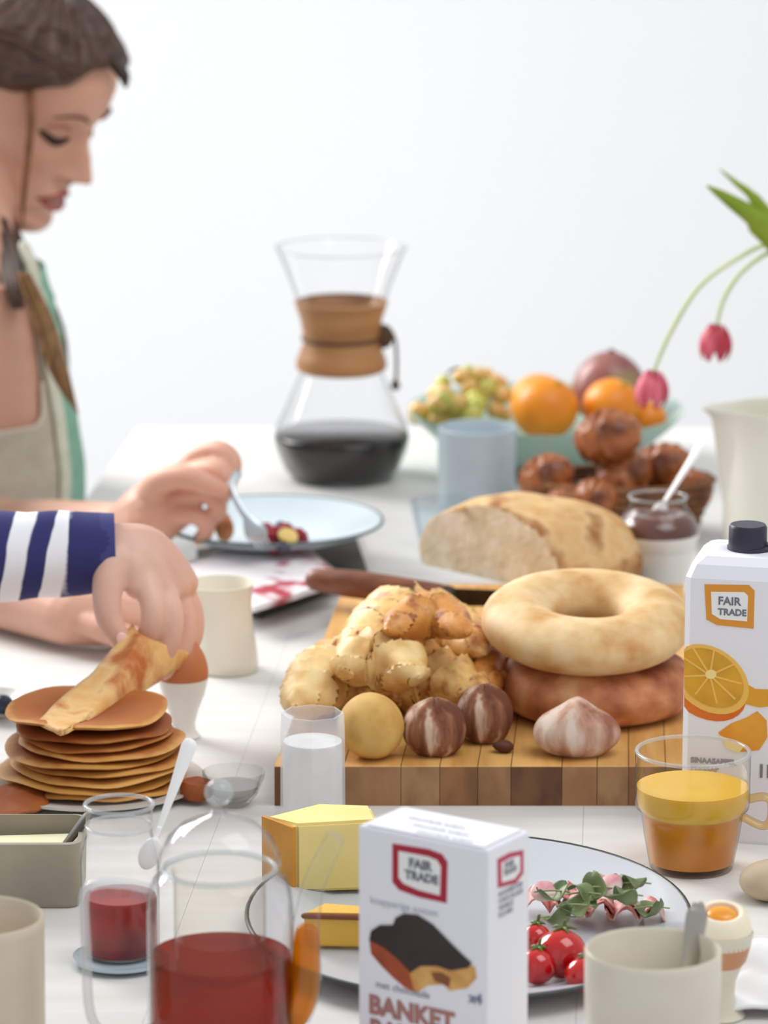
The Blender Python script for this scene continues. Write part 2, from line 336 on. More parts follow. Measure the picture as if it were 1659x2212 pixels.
def bread(name, label, x, y, z, rx, ry, rz, m, fn=None, rot=(0, 0, 0), cat='bread roll', group=None, n=36, mm=24, part='crust'):
    """x, y: photo position of the centre, which stands z above the table; radii in metres"""
    p = T(x, y, z); o = thing(name, label, cat, (p.x, p.y, z-rz)); 
    if group: o['group'] = group
    mk(part, ell(rx, ry, rz, n, mm, fn), m, o, loc=(0, 0, rz), rot=rot); return o
flour = mat('floured_crust', (226, 206, 170), (200, 158, 104), c3=(216, 186, 140), rough=.8, scale=26, lo=.3, hi=.7, bump=.3, bscale=90)
# rustic loaf with cut face
LL = T(1130, 1240, BZ); lf = thing('rustic_loaf', 'round rustic loaf cut open at the left showing pale crumb', 'bread', (LL.x, LL.y, BZ))
rx, ry, rz = 256/ppm(LL), .080, .053
def loaf(p):
    q = lumpy(.05, 22, 3)(p); return Vector((q.x, q.y, max(q.z, -rz*.25)))
V, Fc = ell(rx, ry, rz, 72, 44, loaf)
cn = Vector((-.70, -.71, 0)).normalized(); cd_ = .034
cut = set()
for i, p in enumerate(V):
    d = p.dot(cn)
    if d > cd_: V[i] = p-cn*(d-cd_)*(1-.0); cut.add(i)
V = [p+Vector((0, 0, rz*.25)) for p in V]
crust = mat('loaf_crust', (200, 150, 88), (156, 102, 50), c3=(218, 182, 130), rough=.75, scale=30, bump=.5, bscale=60); crumb = mat('loaf_crumb', (226, 214, 190), (208, 190, 158), rough=.95, scale=45, bump=.8, bscale=120)
lo_ = mk('loaf_body', (V, Fc), None, lf, mats=[crust, crumb])
for p in lo_.data.polygons: p.material_index = 1 if all(i in cut for i in p.vertices) and abs(p.normal.dot(cn)) > .9 else 0
# the crust ear: raised ridge along the scored top
ear = [W(x, y, LL.y+dy) for x, y, dy in ((1130, 1112, .0), (1175, 1128, -.01), (1215, 1148, -.02), (1280, 1160, -.028), (1340, 1190, -.03))]
mk('crust_ear', tube(ear, [.003, .006, .006, .005, .002], 10, flat=.6), mat('ear_crust', (196, 146, 84), (222, 190, 140), rough=.7, scale=30, bump=.4), lf, world=True)
ear2 = [W(x, y, LL.y+dy) for x, y, dy in ((985, 1100, .0), (1050, 1082, .01), (1110, 1084, .012), (1190, 1098, .012), (1250, 1112, .005))]
mk('crust_ear', tube(ear2, [.003, .007, .008, .007, .003], 10, flat=.6), mat('ear_crust_pale', (226, 196, 146), (200, 158, 100), rough=.7, scale=30, bump=.4), lf, world=True)
# bread knife
k0 = W(684, 1252, 3.275); k1 = W(948, 1284, 3.235); k2 = W(1100, 1290, 3.235)
kn = thing('bread_knife', 'bread knife with brown wooden handle lying across the board edge', 'knife', k0)
hz = mat('knife_handle_wood', (134, 78, 48), (104, 56, 32), rough=.45, scale=18, stretch=(1, 8, 8))
mk('handle', tube([k0, k0.lerp(k1, .3), k0.lerp(k1, .7), k1], [.0095, .0115, .0105, .009], 14, flat=1.0), hz, kn, world=True)
mk('ferrule', tube([k1, k1.lerp(k2, .14)], [.0085, .0075], 14), mat('ferrule_dark', (58, 44, 36), rough=.4, metal=.6), kn, world=True)
kd = (k2-k1); q0 = k1+kd*.12; q1 = k2+kd*1.1; upv = Vector((0, -.25, 1)).normalized()
bw = [q0+upv*.006, q1+upv*.006, q1-upv*.006+kd*.1, q0-upv*.010]
tn = Vector((0, .0008, 0))
mk('blade', ([p-tn for p in bw]+[p+tn for p in bw], [(0, 1, 2, 3), (7, 6, 5, 4), (0, 4, 5, 1), (1, 5, 6, 2), (2, 6, 7, 3), (3, 7, 4, 0)]), mat('dark_steel', (60, 52, 46), rough=.22, metal=.9), kn, world=True, smooth=False)
# bagels
bage = mat('bagel_crust', (236, 212, 168), (196, 142, 78), c3=(220, 184, 130), rough=.6, scale=38, bump=.25, bscale=70, lo=.3, hi=.75)
bage2 = mat('bagel_crust_dark', (222, 170, 122), (140, 70, 40), c3=(192, 122, 78), rough=.6, scale=30, bump=.5, bscale=50, lo=.32, hi=.66)
Lb = T(1284, 1532, BZ); s = 1/ppm(Lb)
o = thing('bagel', 'lower ring bread of the stack, darker and cracked on its side', 'bagel', (Lb.x, Lb.y, BZ), 'ring breads stacked on the board')
mk('crust', torus(142*s, 76*s, 62*s, 64, 24, lumpy(.03, 16, 5)), bage2, o, loc=(0, 0, 62*s))
o = thing('bagel', 'upper ring bread of the stack, pale golden with open hole', 'bagel', (Lb.x, Lb.y, BZ+.038), 'ring breads stacked on the board')
b_ = mk('crust', torus(150*s, 78*s, 58*s, 64, 24, lumpy(.03, 14, 9)), bage, o, loc=(-18*s, -.002, .0295), rot=(radians(7), radians(1), 0))
# flaky pastries
FLK = mat('flake_edge', (170, 96, 36), (146, 76, 26), rough=.45, scale=60)
def croissant(label, pts, r, z, colm, seed, ridges=9):
    P = [T(x, y, z) for x, y in pts]; Q = catmull(P, 26); n = len(Q); R = []; PH = []; u = Vector((0, 0, 1)); c = Q[n//2]
    for i, p in enumerate(Q):
        t = i/(n-1)*2-1; tg = (Q[min(i+1, n-1)]-Q[max(i-1, 0)]).normalized(); sk_ = .35*noise.noise(Vector((seed, t*2, 0)))
        uu = (u-tg*u.dot(tg)).normalized(); sd = tg.cross(uu); ring = []; m = 24
        for j in range(m):
            a = 2*pi*j/m; ph = (abs(t)*ridges/2+.55*sin(a+seed)+sk_+100) % 1
            rr = r*(max(.03, (1-abs(t)**1.9))**.72)*(.80+.30*(1-ph)**1.3)
            q = p+(uu*cos(a)*.85+sd*sin(a))*rr; ring.append(q+(q-p)*.10*noise.noise(q*70+Vector((seed, 0, 0)))); PH.append(ph)
        R.append(ring)
    zl = min(q.z for rg in R for q in rg)
    o = thing('croissant', label, 'croissant', (c.x, c.y, zl), 'flaky pastries heaped on the board'); mk('pastry', rings(R), None, o, world=True, mats=[colm, FLK], fm=lambda f: 1 if len(f.vertices) == 4 and all(PH[v] < .10 or PH[v] > .86 for v in f.vertices) else 0); return o
CR1 = mat('pastry_gold', (222, 160, 74), (172, 94, 28), c3=(238, 200, 128), rough=.45, scale=60, bump=.5, bscale=60, lo=.28, hi=.72)
CR2 = mat('pastry_pale', (240, 218, 162), (206, 150, 76), c3=(232, 198, 134), rough=.5, scale=50, bump=.4, bscale=60, lo=.28, hi=.72)
CR3 = mat('pastry_brown', (196, 116, 44), (134, 62, 22), c3=(216, 150, 72), rough=.4, scale=60, bump=.5, bscale=60, lo=.28, hi=.72)
croissant('pale golden pastry at the left end of the heap above salt glass', [(636, 1528), (690, 1480), (745, 1440), (815, 1425)], .028, .055, CR2, 1)
croissant('big golden pastry on top of the heap, nearest the knife', [(742, 1402), (820, 1375), (880, 1350), (960, 1362), (1045, 1410)], .034, .078, CR1, 2)
croissant('browned pastry at the right of the heap beside the ring bread', [(885, 1385), (960, 1390), (1020, 1425), (1062, 1485)], .031, .058, CR3, 3)
croissant('golden pastry along the front of the heap above flour-dusted rolls', [(795, 1490), (880, 1468), (950, 1470), (1060, 1512)], .031, .055, CR1, 4)
croissant('pale pastry in the middle of the heap', [(735, 1445), (790, 1425), (850, 1430), (905, 1462)], .027, .078, CR2, 5, 6)
croissant('low golden pastry filling the middle of the heap', [(790, 1500), (850, 1440), (930, 1425), (1010, 1450)], .036, .050, CR1, 6, 9)
croissant('small crisp pastry on the very top of the heap', [(835, 1362), (900, 1335), (950, 1332), (1010, 1368)], .020, .104, CR3, 7, 5)
# rolls
bread('bread_roll', 'smooth yellow-brown round roll at the board front behind the salt glass', 802, 1568, BZ+.023, .0235, .023, .0235, mat('yellow_roll', (216, 176, 100), (196, 148, 72), rough=.7, scale=50), lumpy(.04, 30, 2))
rye = mat('rye_dusted', (216, 192, 172), (104, 56, 36), c3=(146, 96, 68), rough=.85, scale=75, stretch=(1, 1, .16), lo=.34, hi=.58, bump=.5)
rye2 = mat('rye_dusted_pale', (220, 202, 188), (150, 96, 72), c3=(192, 152, 130), rough=.85, scale=60, stretch=(1, 1, .3), lo=.36, hi=.66, bump=.5)
def ridged(seed, k=3, amp=.1):
    f = lumpy(.06, 40, seed)
    return lambda p: (lambda q: Vector((q.x*(1+amp*abs(sin(k*math.atan2(q.y, q.x)))), q.y, q.z*(1+amp*abs(cos(k*math.atan2(q.y, q.x)))))))(f(p))
bread('bread_roll', 'small dark rye roll with floured ridges, left of the pair', 938, 1572, BZ+.019, .0215, .019, .0205, rye, ridged(4), group='dark rye rolls on the board')
bread('bread_roll', 'small dark rye roll with white flour patch, right of the pair', 1046, 1545, BZ+.019, .020, .019, .0215, rye, ridged(8), group='dark rye rolls on the board')
bread('bread_roll', 'pinkish floured rye roll with peaked top before the ring breads', 1247, 1582, BZ+.016, .032, .022, .018, rye2, lambda p: (lambda q: Vector((q.x, q.y, q.z*(1+.42*math.exp(-(q.x/.011)**2)) if q.z > 0 else q.z)))(lumpy(.07, 34, 6)(p)), group='dark rye rolls on the board')
bread('bread_crumb', 'dark crust crumb on the board between two rye rolls', 1088, 1612, BZ+.0045, .008, .006, .0045, mat('dark_crumb', (84, 42, 24), rough=.7), lumpy(.2, 120, 2), cat='crumb', n=14, mm=8)
# ------------------------------------------------------------ basket of brown croissants
Lk = T(1340, 1150); bs = thing('bread_basket', 'low round woven brown basket behind the chocolate jar', 'basket', Lk)
bm_ = mat('wicker', (140, 92, 52), (98, 58, 32), rough=.7, scale=50); sk = 1/ppm(Lk)
for k in range(7):
    rr = (160+6*k)*sk; zz = .004+k*.0075
    P = [Vector((rr*cos(a)*(1+.012*(-1)**(j+k)), rr*.62*sin(a)*(1+.012*(-1)**(j+k)), zz)) for j, a in enumerate([2*pi*q/40 for q in range(41)])]
    mk('wicker_strand', tube(P, .0036, 8, k=2, cap=False), bm_, bs)
mk('basket_base', lathe([(158*sk, 0), (158*sk, .004)], 40, True, True), bm_, bs).scale = (1, .62, 1)
BR1 = mat('brown_croissant', (142, 72, 36), (100, 48, 24), c3=(172, 100, 52), rough=.35, scale=32, bump=.4, bscale=60)
gb = 'brown glazed rolls heaped in the basket'
def bun(label, x, y, dy, r, seed, sx=1.0, ridg=6):
    p = W(x, y, Lk.y+dy); rr = r/ppm(p); o = thing('brown_roll', label, 'bread roll', p-Vector((0, 0, rr*.8)), gb)
    f = lumpy(.06, 40, seed)
    def fn(q):
        q = f(q); t = (q.x/rr/sx*ridg/2+50) % 1; return Vector((q.x, q.y*(.86+.22*t), q.z*(.86+.22*t)))
    mk('crust', ell(rr*sx, rr*.9, rr*.85, 32, 20, fn), BR1, o, loc=(0, 0, rr*.8), rot=(0, random.uniform(-.6, .6), random.uniform(-.5, .5)))
bun('dark glazed roll topping the basket below the oranges', 1312, 945, 0, 70, 1, 1.1)
bun('brown roll at the left of the basket beside the blue mug', 1180, 1030, -.01, 58, 2, 1.1)
bun('small brown roll leaning on the rustic loaf at basket front', 1285, 1075, -.05, 50, 3, .95)
bun('brown roll at the back of the basket behind the jar', 1425, 1008, .03, 60, 4, 1.2)
bun('brown roll in the middle of the basket under the top roll', 1345, 1030, .0, 62, 5, 1.1)
bun('brown roll at the right end behind the chocolate jar', 1492, 1060, .0, 52, 6, 1.0)
bun('brown roll low in the basket above the loaf crust', 1232, 1085, -.035, 48, 7, 1.2)
# ------------------------------------------------------------ chocolate spread jar in white pot
Lp = T(1418, 1290); s = 1/ppm(Lp); g = thing('white_pot', 'footed white ceramic pot holding the jar of chocolate spread', 'pot', Lp)
mk('pot_body', lathe(px(Lp, [(52, 0), (56, 4), (66, 40), (86, 110), (92, 140), (89, 140), (82, 110), (62, 42), (0, 36)]), 56), WHITE, g)
zt = px(Lp, [(0, 128)])[0][1]; jl = Lp+Vector((0, 0, zt-.012))
g = thing('chocolate_jar', 'bulbous glass jar of brown chocolate spread set in the white pot', 'jar', jl)
mk('glass_body', lathe(px(jl, [(70, -8), (86, 10), (91, 28), (90, 52), (80, 72), (68, 88), (60, 98), (60, 112), (63, 116)]), 48), GLASS, g)
rim(g, *px(jl, [(62, 116)])[0]); mk('chocolate_spread', lathe(px(jl, [(68, -6), (84, 10), (88, 28), (87, 52), (77, 70), (62, 80), (44, 82), (38, 77), (18, 86), (0, 90)]), 48, wob=.02), mat('chocolate_spread', (104, 58, 44), (84, 42, 32), rough=.2, scale=30, coat=.4), g)
a = W(1438, 1080, Lp.y); b = W(1512, 965, Lp.y+.03)
o = thing('white_spoon', 'white spoon standing in the chocolate spread', 'spoon', a); mk('handle', tube([a, a.lerp(b, .4), b], [.0022, .003, .0048], 10, flat=.45, up=(-.6, -.6, .3)), mat('white_plastic', (240, 240, 240), rough=.3), o, world=True)
mk('spoon_bowl', ell(.006, .003, .009, 16, 10), mat('white_plastic', (0, 0, 0)), o, loc=(-.005, .002, -.010), rot=(0, .5, 0))
# ------------------------------------------------------------ pitcher with tulips
Lq = T(1672, 1185); g = thing('cream_pitcher', 'tall cream enamel pitcher at the right edge holding tulips', 'pitcher', Lq)
qp = px(Lq, [(106, 0), (110, 5), (112, 60), (107, 180), (103, 250), (105, 288), (109, 300), (105, 300), (99, 285), (99, 12), (0, 9)])
V, Fc = lathe(qp, 56)
s = 1/ppm(Lq); zt = qp[6][1]
V = [p+Vector((-56*s*math.exp(-((math.atan2(p.y, -p.x))/.45)**2)*max(0, (p.z/zt-.72)/.28)**1.5, 0, 0)) for p in V]
mk('pitcher_body', (V, Fc), mat('cream_enamel', (232, 230, 220), (224, 220, 208), rough=.25, scale=8), g)
mk('handle', tube([(105*s, 0, zt*.9), (170*s, 0, zt*.95), (195*s, 0, zt*.6), (150*s, 0, zt*.3), (112*s, 0, zt*.25)], 12*s, 12, flat=.6, up=(0, 1, 0)), mat('cream_enamel', (0, 0, 0)), g)
GREEN = mat('tulip_green', (150, 170, 40), (120, 146, 24), rough=.5, scale=20); STEM = mat('tulip_stem', (206, 214, 170), (190, 204, 150), rough=.5, scale=20)
PINK = mat('tulip_petal', (222, 110, 128), (176, 40, 62), rough=.5, scale=20, stretch=(6, 6, 1), lo=.35, hi=.6)
Yq = Lq.y
def petal(r, l, a, open_=.0):
    P = [];n = 7;m = 9
    for i in range(m):
        t = i/(m-1); wd = sin(pi*min(.97, t*.78+.16))*.62
        for j in range(n):
            u = (j/(n-1)*2-1); rr = r*sin(pi*(.10+t*.68))**.7+open_*t*r; an = a+u*wd*1.1*(1-.15*t)
            P.append(Vector((rr*cos(an)*(1-.06*u*u), rr*sin(an)*(1-.06*u*u), t*l)))
    Fc = [(i*n+j, i*n+j+1, (i+1)*n+j+1, (i+1)*n+j) for i in range(m-1) for j in range(n-1)]
    return P, Fc
def tulip(label, hx, hy, ang, size, stem, leafs, Y):
    hd = W(hx, hy, Y); ss = 1/ppm(hd); o = thing('tulip', label, 'tulip', W(*stem[-1][:2], Y+stem[-1][2]), 'tulips drooping from the pitcher')
    mk('stem', tube([W(x, y, Y+d) for x, y, d in stem], [.0016]+[.0022]*(len(stem)-1), 8), STEM, o, world=True)
    M = Matrix.Rotation(ang, 3, 'Y'); base = W(*stem[0][:2], Y+stem[0][2])
    for k in range(6):
        V, Fc = petal(size*ss*.5*(1 if k % 2 else .9), size*ss*1.02, k*pi/3)
        pt = mk('petal', ([M @ p+base for p in V], Fc), PINK, o, world=True); md = pt.modifiers.new('t', 'SOLIDIFY'); md.thickness = .0008
    for lf_ in leafs:
        pts, wd = lf_; P = catmull([W(x, y, Y+d) for x, y, d in pts], 5); V = []; n = len(P)
        for i, p in enumerate(P):
            t = i/(n-1); ww = wd*ss*(sin(pi*min(.98, .5+.5*t))**.8 if t > .5 else .75+.25*sin(pi*t)); dr = (P[min(i+1, n-1)]-P[max(i-1, 0)]).normalized(); sd = dr.cross(Vector((0, 1, 0))).normalized()
            V += [p+sd*ww/2, p-Vector((0, 1, 0))*ww*.2, p-sd*ww/2]
        pl = mk('leaf', (V, [(i*3+j, i*3+j+1, i*3+j+4, i*3+j+3) for i in range(n-1) for j in (0, 1)]), GREEN, o, world=True); md = pl.modifiers.new('t', 'SOLIDIFY'); md.thickness = .0008
tulip('pink tulip hanging highest, just right of the fruit', 1538, 705, radians(180+4), 76, [(1548, 702, 0), (1566, 640, 0), (1610, 580, .0), (1680, 545, .0), (1735, 620, 0), (1735, 760, 0), (1718, 905, 0), (1700, 1130, .0)], [([(1725, 720, .0), (1700, 560, -.01), (1640, 480, -.02), (1575, 432, -.03), (1528, 402, -.04)], 58)], Yq)
tulip('pink tulip drooping lowest, in front of the fruit bowl', 1405, 800, radians(180+6), 78, [(1412, 802, -.02), (1450, 715, -.02), (1510, 620, -.02), (1590, 560, -.01), (1670, 528, .01), (1712, 600, .015), (1716, 750, .015), (1698, 905, .015), (1690, 1120, .01)], [([(1712, 700, .02), (1690, 520, .02), (1630, 430, .02), (1590, 395, .02), (1555, 366, .02)], 26)], Yq)
# ------------------------------------------------------------ orange juice carton
INK = mat('navy_plastic', (42, 40, 58), rough=.4); CARD = mat('carton_white', (236, 236, 244), (232, 232, 240), rough=.55, scale=4)
GREY = mat('print_grey', (150, 148, 160), rough=.6); OFR = mat('print_orange', (222, 148, 50), rough=.6); RED = mat('print_red', (170, 20, 52), rough=.6); INKP = mat('print_ink', (110, 116, 126), rough=.6)
Lc = T(1600, 1790); s = 1/ppm(Lc); rz = radians(-13); hw = .0365; hd = .034; H = .198
g = thing('juice_carton', 'white orange juice carton with navy screw cap and orange print', 'carton', Lc)
M = Matrix.Rotation(rz, 3, 'Z')
R_ = []
for z, fx, fy in ((0, 1, 1), (.002, 1.01, 1.01), (H*.93, 1, 1), (H*.975, .9, .9), (H, .74, .74)):
    c8 = []
    for sx, sy in ((1, 1), (-1, 1), (-1, -1), (1, -1)):
        cc = .004
        pts = [(sx*hw*fx, sy*(hd*fy-cc)), (sx*(hw*fx-cc), sy*hd*fy)]
        if sx*sy < 0: pts = pts[::-1]
        c8 += [M @ Vector((a, b, z)) for a, b in pts]
    R_.append(c8)
mk('carton_body', rings(R_), CARD, g, smooth=False)
mk('screw_cap', lathe([(.0128, 0), (.0132, .002), (.0130, .0165), (.0118, .0185), (0, .0185)], 32), INK, g, loc=(.001, 0, H-.001)); mk('cap_collar', lathe([(.016, -.002), (.0158, .003), (.0138, .004)], 32, True, True), INK, g, loc=(.003, .002, H-.001))
mk('cap_hinge', box(.02, .01, .0025, .001), INK, g, loc=(.02, .0, H+.003))
n = M @ Vector((0, -1, 0)); p0 = Lc+n*(hd*1.005); ux = M @ Vector((1, 0, 0)); uz = Vector((0, 0, 1))
def frame_print(outer, inner, p0, n, m, parent): 
    patch('emblem_frame', outer, p0, n, m, parent, .0003); patch('emblem_field', inner, p0, n, mat('print_white', (240, 240, 240), rough=.6), parent, .0005)
frame_print([(1522, 1262), (1618, 1264), (1630, 1276), (1628, 1358), (1548, 1350), (1526, 1338)], [(1536, 1278), (1608, 1279), (1616, 1287), (1614, 1342), (1556, 1337), (1538, 1326)], p0, n, OFR, g)
text('emblem_text', 'FAIR', .0078, PL(1551, 1305, p0, n), ux, uz, INKP, g, .0007, .0002); text('emblem_text', 'TRADE', .0062, PL(1551, 1327, p0, n), ux, uz, INKP, g, .0007, .0002)
def circ(cx, cy, rx, ry, rot=0, n=28, a0=0, a1=2*pi):
    return [(cx+rx*cos(a)*cos(rot)-ry*sin(a)*sin(rot), cy+rx*cos(a)*sin(rot)+ry*sin(a)*cos(rot)) for a in [a0+(a1-a0)*i/n for i in range(n)]]
def clipx(P, x0=1478): return [(max(x, x0), y) for x, y in P]
patch('printed_orange_rind', clipx(circ(1522, 1482, 98, 66, .55)), p0, n, mat('print_rind', (214, 98, 30), (226, 120, 30), rough=.6, scale=30), g, .0003)
patch('printed_orange_pith', clipx(circ(1534, 1467, 92, 66, .62)), p0, n, mat('print_pith', (240, 190, 92), rough=.6), g, .0005)
patch('printed_orange_flesh', clipx(circ(1534, 1464, 80, 56, .62)), p0, n, mat('print_flesh', (224, 168, 42), (206, 150, 40), rough=.6, scale=60), g, .0007)
for k in range(9):
    a = k*2*pi/9+.2; c_ = (1534, 1458); rr = .62
    e1 = (c_[0]+76*cos(a)*cos(rr)-52*sin(a)*sin(rr), c_[1]+76*cos(a)*sin(rr)+52*sin(a)*cos(rr)); dx_, dy_ = e1[0]-c_[0], e1[1]-c_[1]; l = math.hypot(dx_, dy_); nx, ny = -dy_/l*2, dx_/l*2
    patch('printed_segment_line', clipx([(c_[0]+nx, c_[1]+ny), (e1[0]+nx, e1[1]+ny), (e1[0]-nx, e1[1]-ny), (c_[0]-nx, c_[1]-ny)]), p0, n, mat('print_pith', (0, 0, 0)), g, .0009)
patch('printed_orange_core', circ(1536, 1456, 12, 10), p0, n, mat('print_core', (246, 222, 150), rough=.6), g, .0011)
patch('printed_peel_band', [(1600, 1470), (1632, 1488), (1676, 1490), (1676, 1524), (1640, 1528), (1608, 1520)], p0, n, mat('print_band', (224, 160, 40), rough=.6), g, .0004)
patch('printed_wedge', [(1552, 1582), (1580, 1562), (1612, 1550), (1636, 1536), (1656, 1556), (1658, 1592), (1640, 1620), (1600, 1624), (1570, 1614)], p0, n, mat('print_wedge', (226, 146, 36), (236, 170, 60), rough=.6, scale=40), g, .0005)
patch('printed_wedge_skin', [(1556, 1588), (1575, 1598), (1608, 1612), (1596, 1626), (1570, 1616)], p0, n, mat('print_core', (0, 0, 0)), g, .0007)
text('printed_text', 'SINAASAPPEL', .0052, PL(1492, 1646, p0, n), ux, uz, GREY, g, .0005, .0002); text('printed_text', 'PERSSAP', .0052, PL(1492, 1664, p0, n), ux, uz, mat('print_taupe', (176, 166, 162), rough=.6), g, .0005, .0001)
text('printed_text', '1L', .013, PL(1634, 1678, p0, n), ux, uz, mat('print_dark', (130, 126, 120), rough=.6), g, .0005, .0003)
# ------------------------------------------------------------ chocolate pastry box
Hb = .15; A = T(774, 1783, Hb); B = T(1053, 1838, Hb); d1 = (B-A); wd = d1.length; d1.normalize(); d2 = Vector((-d1.y, d1.x, 0)); dp = .0445
g = thing('pastry_box', 'white cardboard box with red emblem and chocolate eclair picture', 'box', (B.x, B.y, 0))
c4 = [A, B, B+d2*dp, A+d2*dp]
V = [Vector((p.x, p.y, z)) for z in (0, Hb) for p in c4]
bm = bmesh.new(); vs = [bm.verts.new(v) for v in V]
for f in [(3, 2, 1, 0), (4, 5, 6, 7)]+[(k, (k+1) % 4, (k+1) % 4+4, k+4) for k in range(4)]: bm.faces.new([vs[i] for i in f])
bmesh.ops.bevel(bm, geom=bm.edges[:], offset=.0008, segments=2, affect='EDGES'); bm.verts.index_update()
mk('box_body', ([v.co.copy() for v in bm.verts], [tuple(v.index for v in f.verts) for f in bm.faces]), mat('box_white', (238, 238, 246), (236, 236, 244), rough=.5, scale=3), g, world=True, smooth=False); bm.free()
lidp = [A+d1*.004+d2*.002, B-d1*.004+d2*.002, B-d1*.004+d2*(dp-.002), A+d1*.004+d2*(dp-.002)]
mk('top_flap', ([p+Vector((0, 0, .0004+k*.0006)) for k in (0, 1) for p in lidp], [(0, 1, 2, 3), (4, 5, 6, 7)]+[(k, (k+1) % 4, (k+1) % 4+4, k+4) for k in range(4)]), mat('box_white', (0, 0, 0)), g, world=True, smooth=False)
nf = -d2; ns = d1; z_ = Vector((0, 0, 1))
frame_print([(848, 1822), (925, 1834), (955, 1845), (967, 1862), (965, 1951), (905, 1938), (862, 1922), (848, 1905)], [(862, 1838), (925, 1850), (945, 1858), (953, 1872), (951, 1934), (905, 1922), (872, 1908), (862, 1895)], A, nf, RED, g)
text('emblem_text', 'FAIR', .0078, PL(884, 1872, A, nf), d1, z_, INKP, g, .0008, .0003); text('emblem_text', 'TRADE', .0072, PL(876, 1896, A, nf), d1, z_, INKP, g, .0008, .0003)
frame_print([(1074, 1856), (1100, 1842), (1130, 1836), (1130, 1886), (1114, 1908), (1075, 1918)], [(1082, 1864), (1102, 1853), (1122, 1848), (1122, 1882), (1110, 1898), (1083, 1906)], B, ns, mat('print_red_side', (190, 70, 96), rough=.6), g)
text('emblem_text', 'FAIR', .0050, PL(1088, 1876, B, ns), d2, z_, GREY, g, .0008, .0002); text('emblem_text', 'TRADE', .0044, PL(1086, 1892, B, ns), d2, z_, GREY, g, .0008, .0002)
for k, sss in enumerate(('ROOMBOTER', 'CHOCOLADE', 'VANILLE', 'ECLAIRS')): text('printed_text', sss, .0042, PL(1076, 1938+k*15, B, ns), d2, z_, GREY, g, .0004)
patch('printed_eclair_side', [(798, 2030), (830, 2045), (865, 2068), (890, 2090), (900, 2146), (876, 2134), (850, 2112), (824, 2086), (802, 2060)], A, nf, mat('print_pastry', (150, 62, 30), (180, 84, 44), rough=.6, scale=60), g, .0003)
patch('printed_eclair_cream', [(886, 2102), (905, 2086), (945, 2080), (978, 2094), (1005, 2082), (1026, 2088), (1030, 2112), (1010, 2134), (972, 2140), (958, 2126), (925, 2128), (898, 2146)], A, nf, mat('print_cream', (224, 176, 104), (204, 146, 74), rough=.6, scale=80), g, .0005)
patch('printed_eclair_filling', [(932, 2100), (955, 2100), (974, 2112), (972, 2132), (958, 2126), (940, 2118)], A, nf, mat('print_filling', (134, 78, 40), rough=.6), g, .0007)
patch('printed_eclair_icing', [(799, 2030), (803, 2010), (822, 1998), (850, 1998), (856, 1982), (874, 1973), (903, 1976), (935, 1996), (970, 2032), (1000, 2062), (1020, 2080), (1012, 2090), (975, 2096), (945, 2086), (910, 2086), (888, 2100), (862, 2072), (830, 2046)], A, nf, mat('print_icing', (48, 32, 30), (36, 22, 20), rough=.45, scale=40), g, .0009)
text('printed_text', 'knapperige soezen', .0062, PL(800, 1950, A, nf), d1, z_, mat('print_pale', (196, 196, 206), rough=.6), g, .0004); text('printed_text', 'met chocolade', .0062, PL(812, 2132, A, nf), d1, z_, GREY, g, .0004)
text('printed_text', 'BANKET', .0155, PL(797, 2186, A, nf), d1, z_, mat('print_rose', (172, 118, 112), rough=.6), g, .0004, .0007); text('printed_text', 'BAKKET', .0155, PL(799, 2238, A, nf), d1, z_, mat('print_rose', (0, 0, 0)), g, .0004, .0007)
text('printed_text', 'x4', .0085, PL(1014, 2164, A, nf), d1, z_, mat('print_slate', (120, 122, 150), rough=.6), g, .0004, .0003)
for k in range(3): text('printed_text', 'chocolade eclairs', .0055, PL(880+k*8, 1768+k*15, A+Vector((0, 0, .001)), Vector((0, 0, 1))), d1, d2, mat('print_pale', (0, 0, 0)), g, .0004)
# ------------------------------------------------------------ glass cup of orange juice
Lj = T(1493, 1873); g = thing('juice_cup', 'stackable glass cup of orange juice with handle before the carton', 'cup', Lj)
AMB = glass('amber_glass', (.97, .84, .58), (.7, .55, .35))
jp = px(Lj, [(86, 0), (90, 4), (93, 18), (103, 70), (109, 112), (111, 122), (122, 132), (124, 145), (124, 232), (124, 250), (121, 250)])
mk('glass_body', lathe(jp, 56), glass('pale_amber_glass', (.99, .97, .92)), g)
jj = px(Lj, [(70, 12), (90, 16), (99, 70), (105, 113), (106, 122)]); ju = px(Lj, [(106, 121), (116, 133), (119, 146), (120, 176)])
mk('lower_juice', lathe(jj, 48), mat('deep_amber_juice', (214, 140, 18), (196, 120, 14), rough=.3, scale=30, sss=.3), g, label='deeper amber lower juice')  # lower juice in a deeper amber than the layer above
mk('juice', lathe(ju+[(0, ju[-1][1])], 48, False), mat('orange_juice', (222, 180, 54), (214, 170, 44), rough=.25, scale=20, sss=.3), g)
rim(g, *jp[-1], .0014); s = 1/ppm(Lj); mk('handle', tube([(120*s, 0, 152*s), (150*s, -.002, 160*s), (168*s, -.003, 150*s), (168*s, -.003, 108*s), (150*s, -.002, 95*s), (112*s, 0, 112*s)], 9*s, 10, flat=1.6, up=(0, 1, 0)), AMB, g)
